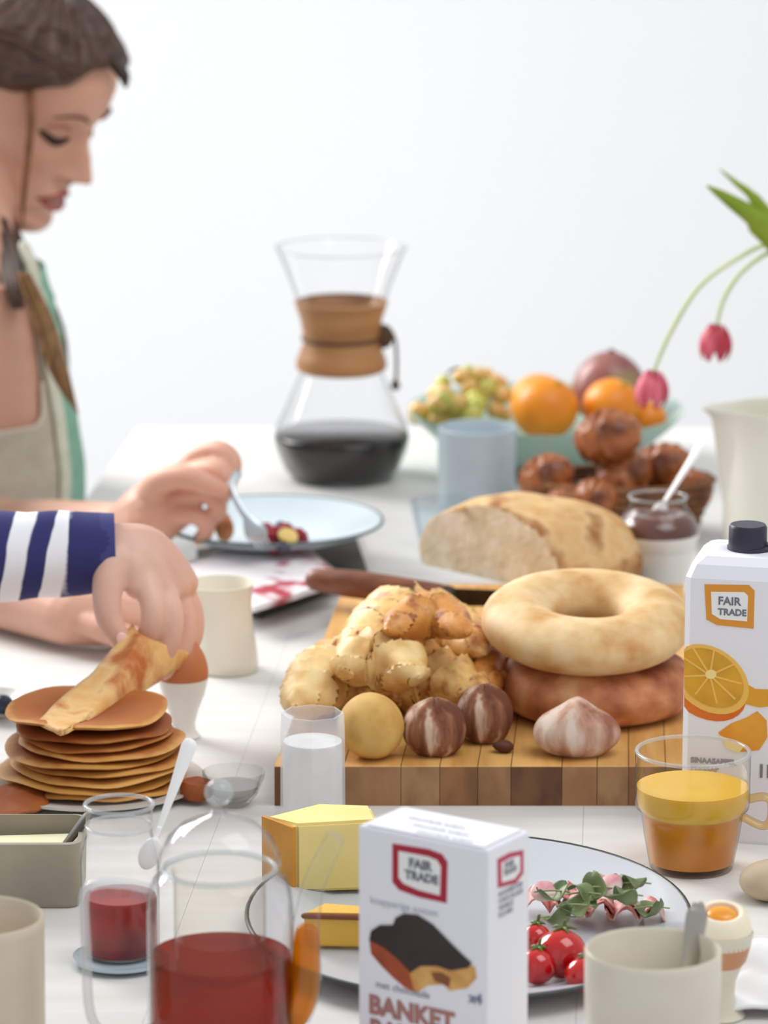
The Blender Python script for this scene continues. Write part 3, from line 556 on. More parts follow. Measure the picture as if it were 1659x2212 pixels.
# ------------------------------------------------------------ platter with salad
Lr = T(1012, 2018); s = 1/ppm(Lr); rp = 478*s
GB = mat('grey_blue_glaze', (196, 200, 206), (186, 191, 198), rough=.25, scale=8)
plate(Lr, rp, .014, GB, 'oval_platter', 'large grey-blue oval platter behind the pastry box with salad and cheese', rimm=mat('rim_black', (54, 54, 54), rough=.4), flat=.74)
for c_ in [o for o in COL.objects if o.parent and o.parent.name == 'oval_platter']: c_.scale = (1, 1.17, 1)
TOM = mat('tomato_skin', (206, 22, 18), (176, 10, 14), rough=.12, scale=20, coat=.5)
for x, y, r, lb in ((1212, 2030, 57, 'largest glossy red cherry tomato on the platter'), (1262, 2062, 42, 'red cherry tomato partly hidden by the front mug'), (1158, 1978, 34, 'dark red cherry tomato behind the pastry box edge'), (1160, 2044, 42, 'red cherry tomato half hidden by the pastry box')):
    p = T(x, y, .03); rr = r/ppm(p); o = thing('cherry_tomato', lb, 'tomato', (p.x, p.y, .006), 'cherry tomatoes on the platter')
    mk('tomato_skin', ell(rr, rr, rr*.93, 24, 16), TOM, o, loc=(0, 0, rr*.93))
    st = [tube([(0, 0, 0), (rr*.25*cos(a), rr*.25*sin(a), rr*.04), (rr*.5*cos(a), rr*.5*sin(a), -rr*.04)], [.0014, .0012, .0004], 6, 3) for a in [k*2*pi/5 for k in range(5)]]
    mk('calyx', join(*st, tube([(0, 0, 0), (.001, 0, .005)], .001, 6)), mat('calyx_green', (84, 104, 40)), o, loc=(rr*.1, rr*.25, rr*1.86))
HAM = mat('cured_ham', (190, 96, 96), (230, 200, 192), c3=(200, 130, 122), rough=.5, scale=60, lo=.35, hi=.62); LEAF = mat('salad_leaf', (86, 104, 60), (130, 144, 96), rough=.5, scale=60); RAD = mat('radish_pink', (206, 120, 130), (236, 220, 214), rough=.4, scale=50)
def sheet(fn, nu=14, nv=10, th=.0012):
    top = [fn(i/nu, j/nv) for i in range(nu+1) for j in range(nv+1)]; return top, [(i*(nv+1)+j, (i+1)*(nv+1)+j, (i+1)*(nv+1)+j+1, i*(nv+1)+j+1) for i in range(nu) for j in range(nv)]
for k, (x, y) in enumerate([(1195, 1955), (1260, 1962), (1320, 1968), (1370, 1978), (1290, 1945)]):
    p = T(x, y, .012); o = thing('ham_slice', ['folded ham slice nearest the pastry box', 'second folded ham slice from the pastry box', 'third folded ham slice, above the mug rim', 'ham slice at the right end of the salad', 'ham slice at the back under the green leaves'][k], 'ham', (p.x, p.y, .006), 'folded ham slices on the platter')
    sd = random.random()*9
    q = mk('ham_fold', sheet(lambda u, v: Vector(((u-.5)*.038, (v-.5)*.024, .004+.010*abs(sin(u*7+sd))+.002*noise.noise(Vector((u*4, v*4, sd)))))), HAM, o); md = q.modifiers.new('t', 'SOLIDIFY'); md.thickness = .0012
lb = ['green salad leaf nearest the pastry box', 'green leaf left of the middle of the salad', 'dark leaf in the middle of the salad', 'pale green leaf on top of the ham', 'upright dark green leaf at the salad back', 'low leaf between ham slices', 'leaf at the right end towards the egg', 'small leaf by the cherry tomatoes', 'grey-green leaf at the top right of the heap']
for k, (x, y, z) in enumerate([(1192, 1930, .03), (1260, 1935, .032), (1285, 1922, .034), (1330, 1925, .032), (1368, 1912, .036), (1240, 1960, .028), (1408, 1965, .02), (1205, 1985, .022), (1350, 1938, .034)]):
    p = T(x, y, z); o = thing('salad_leaf', lb[k], 'leaf', p, 'salad leaves on the platter'); sd = random.random()*9
    q = mk('leaf_blade', sheet(lambda u, v: Vector(((u-.5)*.024, (v-.5)*.016*sin(pi*(.08+u*.84)), .004*sin(u*6+sd)+.004*abs(v-.5)))), LEAF, o, rot=(random.uniform(-.5, .5), random.uniform(-.5, .5), random.random()*3)); md = q.modifiers.new('t', 'SOLIDIFY'); md.thickness = .0007
    mk('leaf_vein', tube([(-.011, 0, .001), (0, 0, .002), (.011, 0, .001)], .0006, 6), mat('vein', (150, 160, 110)), o)
for k, (x, y, z) in enumerate([(1318, 1912, .036), (1290, 1908, .034), (1175, 1925, .03)]):
    p = T(x, y, z); o = thing('radish_slice', ['pink radish slice on top of the salad', 'pale radish slice left of the pink one', 'radish slice by the pastry box'][k], 'radish', p, 'radish slices in the salad'); mk('slice_body', lathe([(.0075, -.0008), (.0085, 0), (.0075, .0008)], 18, True, True), RAD, o, rot=(.6, random.uniform(-.5, .5), 0))
# cheese on the plate, left
CH1 = mat('pale_cheese', (238, 222, 150), (230, 208, 126), rough=.55, scale=14, sss=.15); CH2 = mat('gold_cheese', (226, 182, 72), (216, 164, 56), rough=.5, scale=14, sss=.1); RIND = mat('cheese_rind', (206, 146, 44), (190, 128, 36), rough=.5)
def slab(name, label, quad, z0, z1, m, rind=None, cat='cheese', yb=0):
    """quad: photo points of the top outline at height z1"""
    P = [T(x, y, z1) for x, y in quad]; c = sum(P, Vector())/len(P); k = len(P); bm = bmesh.new()
    vs = [bm.verts.new(Vector((p.x, p.y, z))) for z in (z0, z1) for p in P]
    for f in [tuple(range(k-1, -1, -1)), tuple(range(k, 2*k))]+[(i, (i+1) % k, (i+1) % k+k, i+k) for i in range(k)]: bm.faces.new([vs[i] for i in f])
    bmesh.ops.recalc_face_normals(bm, faces=bm.faces); bmesh.ops.bevel(bm, geom=bm.edges[:], offset=.0012, segments=2, affect='EDGES'); bm.verts.index_update()
    o = thing(name, label, cat, (c.x, c.y, z0)); mk('cheese_body', ([v.co.copy() for v in bm.verts], [tuple(v.index for v in f.verts) for f in bm.faces]), m, o, world=True, smooth=False); bm.free(); return o, P
o, P = slab('cheese_block', 'golden cheese piece with brown rind on the platter before the pale wedge', [(655, 1972), (700, 1950), (862, 1962), (866, 1978), (775, 1974)], .007, .029, CH2)
mk('rind', tube([p+Vector((0, -.0005, -.0018)) for p in (T(657, 1972, .029), T(775, 1975, .029), T(864, 1978, .029))], .0020, 8), mat('brown_rind', (120, 62, 26), rough=.5), o, world=True, label='brown rind strip')
# tall pale wedge, its long side to the camera
wq = [T(x, y, .0075) for x, y in ((574, 1902), (640, 1928), (815, 1922), (800, 1888), (690, 1880))]
o = thing('cheese_wedge', 'big pale yellow cheese wedge with orange rind behind the teapot', 'cheese', sum(wq, Vector())/5)
hts = [.068, .071, .072, .072, .071]; bm = bmesh.new()
vs = [bm.verts.new(Vector((p.x, p.y, .0075))) for p in wq]+[bm.verts.new(Vector((p.x, p.y, hts[i]-.017))) for i, p in enumerate(wq)]
for f in [(4, 3, 2, 1, 0), (5, 6, 7, 8, 9)]+[(i, (i+1) % 5, (i+1) % 5+5, i+5) for i in range(5)]: bm.faces.new([vs[i] for i in f])
bmesh.ops.recalc_face_normals(bm, faces=bm.faces); bmesh.ops.bevel(bm, geom=bm.edges[:], offset=.002, segments=2, affect='EDGES'); bm.verts.index_update()
mk('cheese_body', ([v.co.copy() for v in bm.verts], [tuple(v.index for v in f.verts) for f in bm.faces]), CH1, o, world=True, smooth=False); bm.free()
a_, b_2 = wq[0], wq[1]; nn = (b_2-a_).cross(Vector((0, 0, 1))).normalized(); nn = nn if nn.y < 0 else -nn
rv = [a_, b_2, b_2+nn*.003, a_+nn*.003]; mk('rind', ([Vector((p.x, p.y, z)) for z in (.009, .052) for p in rv], [(3, 2, 1, 0), (4, 5, 6, 7)]+[(i, (i+1) % 4, (i+1) % 4+4, i+4) for i in range(4)]), RIND, o, world=True, smooth=False, label='orange-yellow rind')
# ------------------------------------------------------------ front mug with spoon, egg in cup
Lm = T(1406, 2366); fm_ = [(132, 0), (138, 6), (145, 40), (147, 300), (147, 318), (143, 322), (138, 316), (136, 30), (0, 22)]
mug(Lm, fm_, CREAM, 'cream_mug', 'cream mug in the right foreground holding a metal spoon', 'mug')
a = W(1478, 2160, Lm.y+.012); b = W(1508, 1962, Lm.y+.03); o = thing('metal_spoon', 'brushed metal spoon handle standing in the cream mug', 'spoon', a)
mk('handle', tube([a, a.lerp(b, .5), a.lerp(b, .9), b], [.0035, .0055, .0068, .0045], 12, flat=.25, up=(.25, -1, 0)), mat('brushed_steel', (176, 172, 164), rough=.35, metal=.8), o, world=True); a2 = W(1470, 2200, Lm.y+.0)
mk('spoon_bowl', ell(.008, .003, .012, 16, 10), mat('brushed_steel', (0, 0, 0)), o, loc=(-.001, -.001, -.010))
Le = T(1554, 2195); ecp = [(52, 0), (56, 4), (40, 20), (32, 50), (34, 80), (50, 120), (66, 160), (71, 185), (68, 185), (58, 150), (0, 110)]
g = thing('egg_cup', 'cream egg cup holding the opened boiled egg', 'egg cup', Le); mk('cup_body', lathe(px(Le, ecp), 40), CREAM, g)
SHELL = mat('egg_shell', (206, 150, 112), (196, 138, 100), rough=.5, scale=30)
ez = px(Le, [(0, 180)])[0][1]; s = 1/ppm(Le); el = Le+Vector((0, 0, ez)); g = thing('boiled_egg', 'soft boiled egg cut open showing orange yolk', 'egg', el-Vector((0, 0, .018)))
M2 = Matrix.Rotation(radians(24), 3, 'X')
mk('shell', lathe([(.001, -.010), (.008, -.008), (.0155, .002), (.0185, .013), (.0188, .019)], 36), SHELL, g)
Mt = Matrix.Rotation(radians(14), 3, 'X')
mk('egg_white', move(lathe([(.0178, -.006), (.0186, .0), (.0178, .006), (.0150, .0125), (.0125, .0145), (.0105, .0138), (.0095, .0105), (0, .010)], 36), (0, 0, .0195), Mt), mat('egg_white', (246, 238, 220), (240, 226, 190), rough=.35, scale=40, sss=.2), g)
mk('yolk', move(ell(.0092, .0088, .0035, 20, 12), Mt @ Vector((0, 0, .0115))+Vector((0, 0, .0195)), Mt), mat('yolk', (230, 140, 20), (240, 176, 60), rough=.25, scale=90, sss=.2), g)
# ------------------------------------------------------------ second egg cup (brown egg)
Lf = T(396, 1592); g = thing('egg_cup', 'white egg cup with whole brown egg by the pancakes', 'egg cup', Lf)
mk('cup_body', lathe(px(Lf, [(34, 0), (37, 3), (28, 14), (26, 30), (34, 60), (48, 95), (56, 128), (53, 128), (40, 92), (0, 66)]), 40), WHITE, g)
g = thing('brown_egg', 'whole brown egg sitting in the white egg cup', 'egg', Lf+Vector((0, 0, px(Lf, [(0, 82)])[0][1])))
s = 1/ppm(Lf); er = 55*s; mk('shell', ell(er, er, er*1.28, 32, 22, lambda p: Vector((p.x*(1-.1*p.z/er), p.y*(1-.1*p.z/er), p.z))), mat('brown_egg_shell', (196, 122, 76), (186, 110, 66), rough=.5, scale=30), g, loc=(0, 0, er*1.24))
# ------------------------------------------------------------ creamer
Ln = T(492, 1448); g = thing('cream_jug', 'small cream jug with pouring lip between hand and board', 'jug', Ln)
jp = px(Ln, [(62, 0), (67, 5), (68, 30), (64, 100), (64, 140), (70, 175), (75, 188), (72, 188), (66, 172), (58, 130), (60, 14), (0, 10)])
V, Fc = lathe(jp, 56); zt = jp[6][1]; s = 1/ppm(Ln)
V = [p+Vector((-22*s, -14*s, 4*s))*(math.exp(-((math.atan2(p.y, p.x)+pi*.82)/.5)**2))*max(0, (p.z/zt-.7)/.3)**1.6 for p in V]
V = [p+Vector((-(p.z/zt)*16*s, 0, 0)) for p in V]
mk('jug_body', (V, Fc), mat('jug_glaze', (236, 230, 214), (228, 221, 203), rough=.3, scale=10), g)
# ------------------------------------------------------------ salt glass
Lo = T(676, 1778); g = thing('salt_glass', 'frosted tapered glass of white salt at the board corner', 'glass', Lo)
sp = px(Lo, [(64, 0), (68, 5), (70, 24), (69, 200), (67, 238), (64, 238)])
mk('glass_body', lathe(sp, 8), glass('frosted_glass', (.95, .96, .98), (.8, .82, .86), .5, .3), g, smooth=False)
sp = px(Lo, [(60, 10), (64, 14), (64, 150), (63, 178)]); mk('salt', lathe(sp+[(0, sp[-1][1]+.002)], 32), mat('salt', (236, 234, 232), (226, 224, 220), rough=.9, scale=80, bump=.3), g)
# ------------------------------------------------------------ pancakes
Lk2 = T(205, 1702); s = 1/ppm(Lk2)
plate(Lk2, 238*s, .006, mat('stone_plate', (206, 200, 190), (196, 190, 180), rough=.5, scale=12), 'pancake_plate', 'flat stone-coloured plate under the pancake stack', flat=.75)
PC = []
for k, (a, b, c_) in enumerate([((166, 90, 34), (208, 152, 76), (150, 74, 26)), ((150, 78, 28), (200, 146, 70), (136, 66, 24)), ((178, 104, 42), (220, 166, 92), (150, 76, 28))]):
    m = bpy.data.materials.new('pancake_%d' % k); m.use_nodes = True; nt = m.node_tree; bs_ = nt.nodes['Principled BSDF']; bs_.inputs['Roughness'].default_value = .6
    tc = nt.nodes.new('ShaderNodeTexCoord'); vl = nt.nodes.new('ShaderNodeVectorMath'); vl.operation = 'LENGTH'; mp = nt.nodes.new('ShaderNodeMapping'); mp.inputs['Scale'].default_value = (1, 1, .0)
    nt.links.new(tc.outputs['Object'], mp.inputs[0]); nt.links.new(mp.outputs[0], vl.inputs[0])
    nz = nt.nodes.new('ShaderNodeTexNoise'); nz.inputs['Scale'].default_value = 45; nt.links.new(tc.outputs['Object'], nz.inputs[0])
    ad = nt.nodes.new('ShaderNodeMath'); ad.operation = 'MULTIPLY_ADD'; ad.inputs[1].default_value = .016; nt.links.new(nz.outputs[0], ad.inputs[0]); nt.links.new(vl.outputs['Value'], ad.inputs[2])
    rm = nt.nodes.new('ShaderNodeValToRGB'); e = rm.color_ramp.elements; e[0].position = .055; e[0].color = (*lin(a), 1); e[1].position = .069; e[1].color = (*lin(b), 1); x = e.new(.03); x.color = (*lin(c_), 1); x = e.new(.062); x.color = (*lin(a), 1)
    nt.links.new(ad.outputs[0], rm.inputs[0]); nt.links.new(rm.outputs[0], bs_.inputs['Base Color']); PC.append(m)
def pancake(r, th, seed, wav=.002, up=0.):
    f = []
    for rr, zz in ((0, 0), (.3, 0), (.6, 0), (.85, 0), (.96, th*.2), (1, th*.5), (.96, th*.8), (.85, th), (.6, th), (.3, th), (0, th)): f.append((rr*r, zz))
    V, Fc = lathe(f, 48, True, True); out = []
    for p in V:
        d = math.hypot(p.x, p.y)/r; a = math.atan2(p.y, p.x); w1 = 1+.05*noise.noise(Vector((cos(a)*1.5, sin(a)*1.5, seed)))
        out.append(Vector((p.x*w1, p.y*w1, p.z+wav*d*d*(sin(a*3+seed)*.6+noise.noise(Vector((cos(a)*2, sin(a)*2, seed*3))))+up*d**3)))
    return out, Fc
z = .0062; nP = 9; lbl = ['bottom pancake of the stack', 'second pancake from the bottom of the stack', 'third pancake from the bottom of the stack', 'fourth pancake from the bottom of the stack', 'middle pancake of the stack', 'fourth pancake from the top of the stack', 'third pancake from the top of the stack', 'pancake just under the top one', 'topmost whole pancake with browned centre and curled rim']
for k in range(nP):
    xo = [8, -10, 12, 20, -6, 14, 4, 0, -14][k]*s; rr = [196, 204, 196, 190, 188, 180, 172, 168, 178][k]*s; th = .0050
    o = thing('pancake', lbl[k], 'pancake', Lk2+Vector((xo, random.uniform(-.002, .002), z+(.001 if k == 8 else 0))), 'pancakes in the stack'); mk('pancake_disc', pancake(rr, th, k*1.7, .0022 if k < 8 else .0022, .0 if k < 8 else .004), PC[k % 3], o); z += th+.0008
ztop = z
# loose pancake end at the left of the stack
o = thing('pancake_piece', 'torn orange-brown pancake piece at the left plate edge', 'pancake', T(14, 1740, .004))
q = mk('pancake_disc', pancake(.030, .006, 5, .003), PC[2], o, rot=(.1, -.05, 0))
o = thing('pancake_piece', 'small browned pancake piece at the right of the stack', 'pancake', T(425, 1722, .004)); mk('pancake_disc', pancake(.012, .012, 3, .001), PC[0], o)
# folded pancake held in the fingers
fa = W(290, 1362, 2.95); fb = T(98, 1566, ztop+.006); L0 = []
left = [W(x, y, yy) for x, y, yy in ((288, 1350, 2.955), (205, 1452, 2.91), (140, 1505, 2.87), (84, 1560, 2.812))]
edge = [W(x, y, yy) for x, y, yy in ((302, 1362, 2.925), (246, 1470, 2.87), (205, 1530, 2.83), (136, 1576, 2.772))]
right = [W(x, y, yy) for x, y, yy in ((425, 1412, 2.985), (370, 1450, 2.965), (300, 1492, 2.92), (190, 1540, 2.83))]
A1, A2, A3 = catmull(left, 6), catmull(edge, 6), catmull(right, 6); n_ = len(A1); V = []
for i in range(n_):
    a, b, c_ = A1[i], A2[i], A3[i]
    for j in range(17):
        t = j/16; p = a.lerp(b, t/.4) if t < .4 else b.lerp(c_, (t-.4)/.6)
        p = p.lerp(a*(1-t)**2+b*2*t*(1-t)+c_*t*t, .25); V.append(p+Vector((0, 0, .0015*noise.noise(Vector((i*.4, j*.4, 2)))-.004*sin(pi*t))))
Fc = [(i*17+j, i*17+j+1, (i+1)*17+j+1, (i+1)*17+j) for i in range(n_-1) for j in range(16)]
o = thing('folded_pancake', 'folded golden pancake being lifted from the stack by a hand', 'pancake', fb)
q = mk('pancake_fold', (V, Fc), mat('pancake_golden', (222, 164, 92), (190, 104, 48), c3=(234, 192, 128), rough=.6, scale=26, bump=.2), o, world=True); md = q.modifiers.new('t', 'SOLIDIFY'); md.thickness = .0035; md.offset = 0
# ------------------------------------------------------------ little bowl and blueberry at left
Ls = T(-12, 1545); g = thing('small_bowl', 'small white bowl at the left edge behind the pancakes', 'bowl', Ls); mk('bowl_body', lathe(px(Ls, [(30, 0), (34, 3), (56, 26), (68, 44), (64, 44), (50, 26), (0, 10)]), 40), WHITE, g)
for x, y, lb2 in ((6, 1522, 'blueberry nearest the pancakes in the small bowl'), (-16, 1518, 'blueberry cut off by the left picture edge')):
    p = T(x, y, .013); o = thing('blueberry', lb2, 'blueberry', p, 'blueberries in the small bowl'); mk('berry_skin', ell(.0085, .0085, .0075, 16, 12), mat('dark_blueberry', (36, 44, 66), rough=.4), o); mk('crown', torus(.002, .0006, n=10, m=6), BERR, o, loc=(0, -.001, .007))
# ------------------------------------------------------------ butter dish
Lu = T(56, 1930); s = 1/ppm(Lu); g = thing('butter_dish', 'deep rectangular grey-beige stoneware dish of butter at left', 'dish', Lu)
def rrect(hx, hy, r, z, n=6):
    P = []
    for cx, cy, a0 in ((hx-r, hy-r, 0), (-hx+r, hy-r, pi/2), (-hx+r, -hy+r, pi), (hx-r, -hy+r, 3*pi/2)):
        P += [Vector((cx+r*cos(a0+pi/2*i/n), cy+r*sin(a0+pi/2*i/n), z)) for i in range(n+1)]
    return P
hx, hy = 128*s, .034; STN = mat('stoneware', (168, 160, 142), (152, 144, 126), rough=.45, scale=16)
mk('dish_body', rings([rrect(hx*.94, hy*.9, .008, 0), rrect(hx*.97, hy*.95, .008, .003), rrect(hx, hy, .009, .044), rrect(hx-.003, hy-.003, .007, .0445), rrect(hx-.005, hy-.005, .007, .012)]), STN, g)
bt = thing('butter', 'pale yellow block of butter in the stoneware dish', 'butter', Lu+Vector((.004, .002, .0122))); mk('butter_block', box(.062, .040, .022, .003), mat('butter', (240, 232, 196), (232, 222, 176), rough=.45, scale=20, sss=.15), bt, loc=(0, 0, .0112), rot=(0, 0, .1))
a = W(122, 1850, Lu.y-.01); b = W(186, 1768, Lu.y+.0); o = thing('butter_knife', 'small dark metal butter knife leaning in the butter dish', 'knife', a)
mk('handle', tube([a.lerp(b, .3), b], [.004, .0055], 10, flat=.5), mat('dark_horn', (74, 70, 56), rough=.5), o, world=True); mk('blade', tube([a, a.lerp(b, .3)], [.002, .0035], 8, flat=.3), mat('dark_steel', (0, 0, 0)), o, world=True)
# ------------------------------------------------------------ left front mug
mug(T(-46, 2296), fm_, mat('beige_glaze', (214, 200, 180), (204, 190, 168), rough=.35, scale=18), 'beige_mug', 'empty beige mug cut off by the left picture edge', 'mug')
# ------------------------------------------------------------ jam jar on saucer, spoon
Ly = T(262, 2076); plate(T(262, 2082), 104/ppm(Ly), .004, mat('saucer_blue', (180, 198, 208), rough=.3), 'saucer', 'small light blue saucer under the jam jar', 'saucer', flat=.75)
Ly = Ly+Vector((0, 0, .0055)); g = thing('jam_jar', 'lidless glass jar of red jam behind the teapot handle', 'jar', Ly)
mk('glass_body', lathe(px(Ly, [(70, 0), (80, 4), (84, 14), (85, 200), (82, 225), (74, 248), (70, 262), (72, 268), (70, 278), (72, 284), (72, 318), (74, 322), (70, 322)]), 48), GLASS, g)
rim(g, *px(Ly, [(73, 321)])[0], .0014); rim(g, *px(Ly, [(71, 276)])[0], .0010); jm = px(Ly, [(66, 5), (76, 8), (79, 16), (79, 118), (76, 126)]); mk('jam', lathe(jm+[(0, jm[-1][1])], 40), mat('red_jam', (158, 22, 8), (104, 10, 6), rough=.2, scale=30, sss=.1), g)
a = W(344, 1790, Ly.y+.005); b = W(408, 1612, Ly.y+.03); o = thing('white_spoon', 'long white spoon leaning out of the jam jar', 'spoon', a)
mk('handle', tube([a, a.lerp(b, .5), b], [.0018, .0032, .0052], 10, flat=.4, up=(0, -1, .3)), mat('white_plastic', (0, 0, 0)), o, world=True)
c_ = a+(a-b)*.30; mk('spoon_neck', tube([a, a.lerp(c_, .6), c_], [.0018, .0018, .002], 8), mat('white_plastic', (0, 0, 0)), o, world=True)
mk('spoon_bowl', move(ell(.007, .003, .011, 14, 10), c_-a, Matrix.Rotation(.4, 3, 'Y')), mat('white_plastic', (0, 0, 0)), o)
# ------------------------------------------------------------ small glass dish behind teapot
Lg = T(505, 1738); g = thing('glass_dish', 'small clear glass dish with grey liquid behind the teapot lid', 'dish', Lg)
mk('glass_body', lathe(px(Lg, [(30, 0), (34, 3), (52, 25), (66, 60), (68, 72), (65, 72), (50, 28), (0, 8)]), 40), glass('dish_glass', (.95, .95, .95), (.6, .6, .6), .7), g)
gp = px(Lg, [(28, 9), (44, 22), (56, 44)]); mk('syrup', lathe(gp+[(0, gp[-1][1])], 32), glass('grey_liquid', (.75, .72, .7), (.7, .7, .7), .6, .25), g)
# ------------------------------------------------------------ teapot
Lt = T(478, 2290); s = 1/ppm(Lt); g = thing('glass_teapot', 'clear glass teapot half full of red tea with domed lid', 'teapot', Lt)
TG = glass('teapot_glass', (.97, .97, .97), (.40, .41, .42), 1.0)
mk('glass_body', lathe(px(Lt, [(130, 0), (148, 6), (157, 30), (158, 200), (158, 330), (154, 365), (144, 392), (126, 408), (118, 414), (118, 424)]), 56), TG, g)
rim(g, *px(Lt, [(120, 416)])[0], .0016); ld = mk('lid', (lathe(px(Lt, [(128, 420), (132, 426), (128, 448), (112, 482), (84, 508), (50, 524), (22, 532), (12, 545)]), 48, False)), TG, g); mk('knob', ell(31*s, 31*s, 29*s, 20, 14), RIMG, ld, loc=(0, 0, 578*s/.96))
mk('infuser', lathe(px(Lt, [(60, 180), (92, 190), (98, 210), (98, 400), (104, 416)]), 40), glass('infuser_glass', (.95, .93, .9), (.62, .6, .58), .6), g)
TEA = glass('red_tea', (.52, .07, .002), (.7, .4, .2), .10, .14)
tp = px(Lt, [(120, 6), (143, 12), (152, 34), (152, 226), (150, 232)]); mk('tea', lathe(tp+[(0, tp[-1][1])], 48), TEA, g)
mk('handle', tube([(-152*s, 0, 388*s), (-200*s, 0, 398*s), (-262*s, 0, 398*s), (-290*s, 0, 370*s), (-288*s, 0, 250*s), (-282*s, 0, 110*s), (-250*s, 0, 60*s), (-200*s, 0, 60*s), (-156*s, 0, 70*s)], 11*s, 12, flat=1.3, up=(0, 1, 0)), glass('handle_glass', (.92, .92, .93), (.6, .62, .64), 1.1, .3), g)
spt = [(150*s, 0, 100*s), (176*s, 0, 160*s), (182*s, 0, 240*s), (186*s, 0, 320*s), (206*s, 0, 410*s), (250*s, 0, 505*s)]
mk('spout', tube(spt, [44*s, 40*s, 34*s, 28*s, 24*s, 20*s], 20, cap=False), TG, g)
mk('spout_tea', tube([(156*s, 0, 108*s), (178*s, 0, 160*s), (184*s, 0, 240*s), (186*s, 0, 285*s)], [37*s, 34*s, 29*s, 26*s], 18), glass('amber_tea', (.86, .40, .01), (.7, .4, .2), .3, .3), g, label='thinner amber tea in the spout')
# ------------------------------------------------------------ napkin and dish lower right
nl = T(1655, 2150); g = thing('crumpled_napkin', 'crumpled white napkin in the lower right corner', 'napkin', nl)
def crump(u, v):
    x = (u-.5)*.10; y = (v-.5)*.09; return Vector((x, y, .004+.030*math.exp(-(x/.036)**2-(y/.032)**2)+.008*abs(noise.noise(Vector((u*4, v*4, 3))))))
q = mk('cloth', sheet(crump, 36, 36), mat('napkin_white', (238, 238, 240), rough=.9), g); md = q.modifiers.new('t', 'SOLIDIFY'); md.thickness = .002
nl = T(1668, 1945); g = thing('bread_heel', 'beige bread piece at the right edge behind the egg', 'bread', nl); mk('crust', ell(.022, .018, .014, 24, 16, lumpy(.08, 40, 3)), mat('beige_bread', (206, 188, 162), (190, 168, 138), rough=.8, scale=30), g, loc=(0, 0, .0135))

#PEOPLE#
# ------------------------------------------------------------ people
SKIN = mat('skin', (216, 168, 146), (208, 156, 132), rough=.5, scale=14, sss=.25); SKINP = mat('skin_pale', (226, 186, 168), (216, 170, 152), rough=.5, scale=16, sss=.25)
HAIRM = mat('brown_hair', (92, 62, 42), (52, 34, 26), rough=.4, scale=26, stretch=(1.5, 14, 14), lo=.3, hi=.7, bump=.35, bscale=50); HAIRG = mat('golden_brown_hair', (150, 108, 60), (92, 62, 34), rough=.45, scale=30, stretch=(8, 8, 1), lo=.3, hi=.7)
def interp(tab, z):
    for (a, x), (b, y) in zip(tab, tab[1:]):
        if a <= z <= b:
            t = (z-a)/(b-a); t = t*t*(3-2*t)*.5+t*.5; return x+(y-x)*t
    return tab[0][1] if z < tab[0][0] else tab[-1][1]
XF = [(-.120, .040), (-.114, .066), (-.106, .080), (-.097, .083), (-.086, .0775), (-.078, .080), (-.03, .081), (.0, .0815), (.02, .086), (.035, .089), (.055, .088), (.075, .078), (.095, .056), (.106, .034), (.112, .002)]
XB = [(-.120, .010), (-.11, -.002), (-.09, -.022), (-.07, -.045), (-.04, -.075), (0, -.095), (.04, -.100), (.075, -.082), (.095, -.056), (.106, -.034), (.112, -.002)]
WD = [(-.120, .016), (-.114, .028), (-.10, .040), (-.08, .051), (-.05, .060), (-.02, .066), (.02, .072), (.05, .074), (.075, .066), (.095, .046), (.106, .028), (.112, .002)]
NOSE = [(-.052, 0), (-.047, .004), (-.042, .014), (-.036, .030), (-.030, .0285), (-.015, .0195), (.0, .0095), (.012, .004), (.022, 0)]
NW = [(-.052, .012), (-.040, .0125), (-.028, .010), (0, .0075), (.022, .007)]
LIP = [(-.086, 0), (-.080, .003), (-.076, .0065), (-.071, .0055), (-.0675, .002), (-.064, .006), (-.059, .007), (-.054, .003), (-.05, 0)]
def gs(x, s): return math.exp(-(x/s)**2)
def headpt(a, z, off=0.):
    xf, xb, wd_ = interp(XF, z), interp(XB, z), interp(WD, z); cx = xb+(xf-xb)*.42
    c_, s_ = cos(a), sin(a)
    x = cx+(xf-cx if c_ > 0 else cx-xb)*math.copysign(abs(c_)**.88, c_); y = wd_*math.copysign(abs(s_)**.92, s_)
    x += off*c_; y += off*s_
    if c_ > 0 and not off:
        x += interp(NOSE, z)*gs(y, interp(NW, z))*(1 if -.052 < z < .022 else 0)
        x += interp(LIP, z)*math.exp(-(y/.021)**4)*(1 if -.086 < z < -.05 else 0)
        for sg in (1, -1):
            x += -.0105*gs(y-sg*.031, .015)*gs(z-.006, .012)+.0065*gs(y-sg*.031, .011)*gs(z-.004, .008)+.003*gs(y-sg*.030, .018)*gs(z-.024, .006)+.004*gs(y-sg*.040, .018)*gs(z+.022, .018)
            x += .006*gs(y-sg*.011, .005)*gs(z+.040, .006)
    return Vector((x, y, z))
def head_mesh():
    R_ = []
    for i in range(97):
        t = i/96; z = -.1199+.2318*(t if 0 < t < 1 else t); R_.append([headpt(2*pi*j/96, z) for j in range(96)])
    return rings(R_)
def ear(sg):
    return join(tube([(-.012, sg*.070, .018), (-.024, sg*.078, .022), (-.030, sg*.080, .006), (-.024, sg*.077, -.014), (-.014, sg*.070, -.026)], [.004, .0045, .005, .005, .004], 8), tube([(-.010, sg*.068, .01), (-.020, sg*.074, .0), (-.014, sg*.068, -.015)], [.005, .004, .005], 8))
def to_world(vf, M, o): return [M @ p+o for p in vf[0]], vf[1]
def strands(name, n, fn, r, m, parent, world=True, k=5):
    return mk(name, join(*[tube(fn(i), r, 5, k) for i in range(n)]), m, parent, world=world)
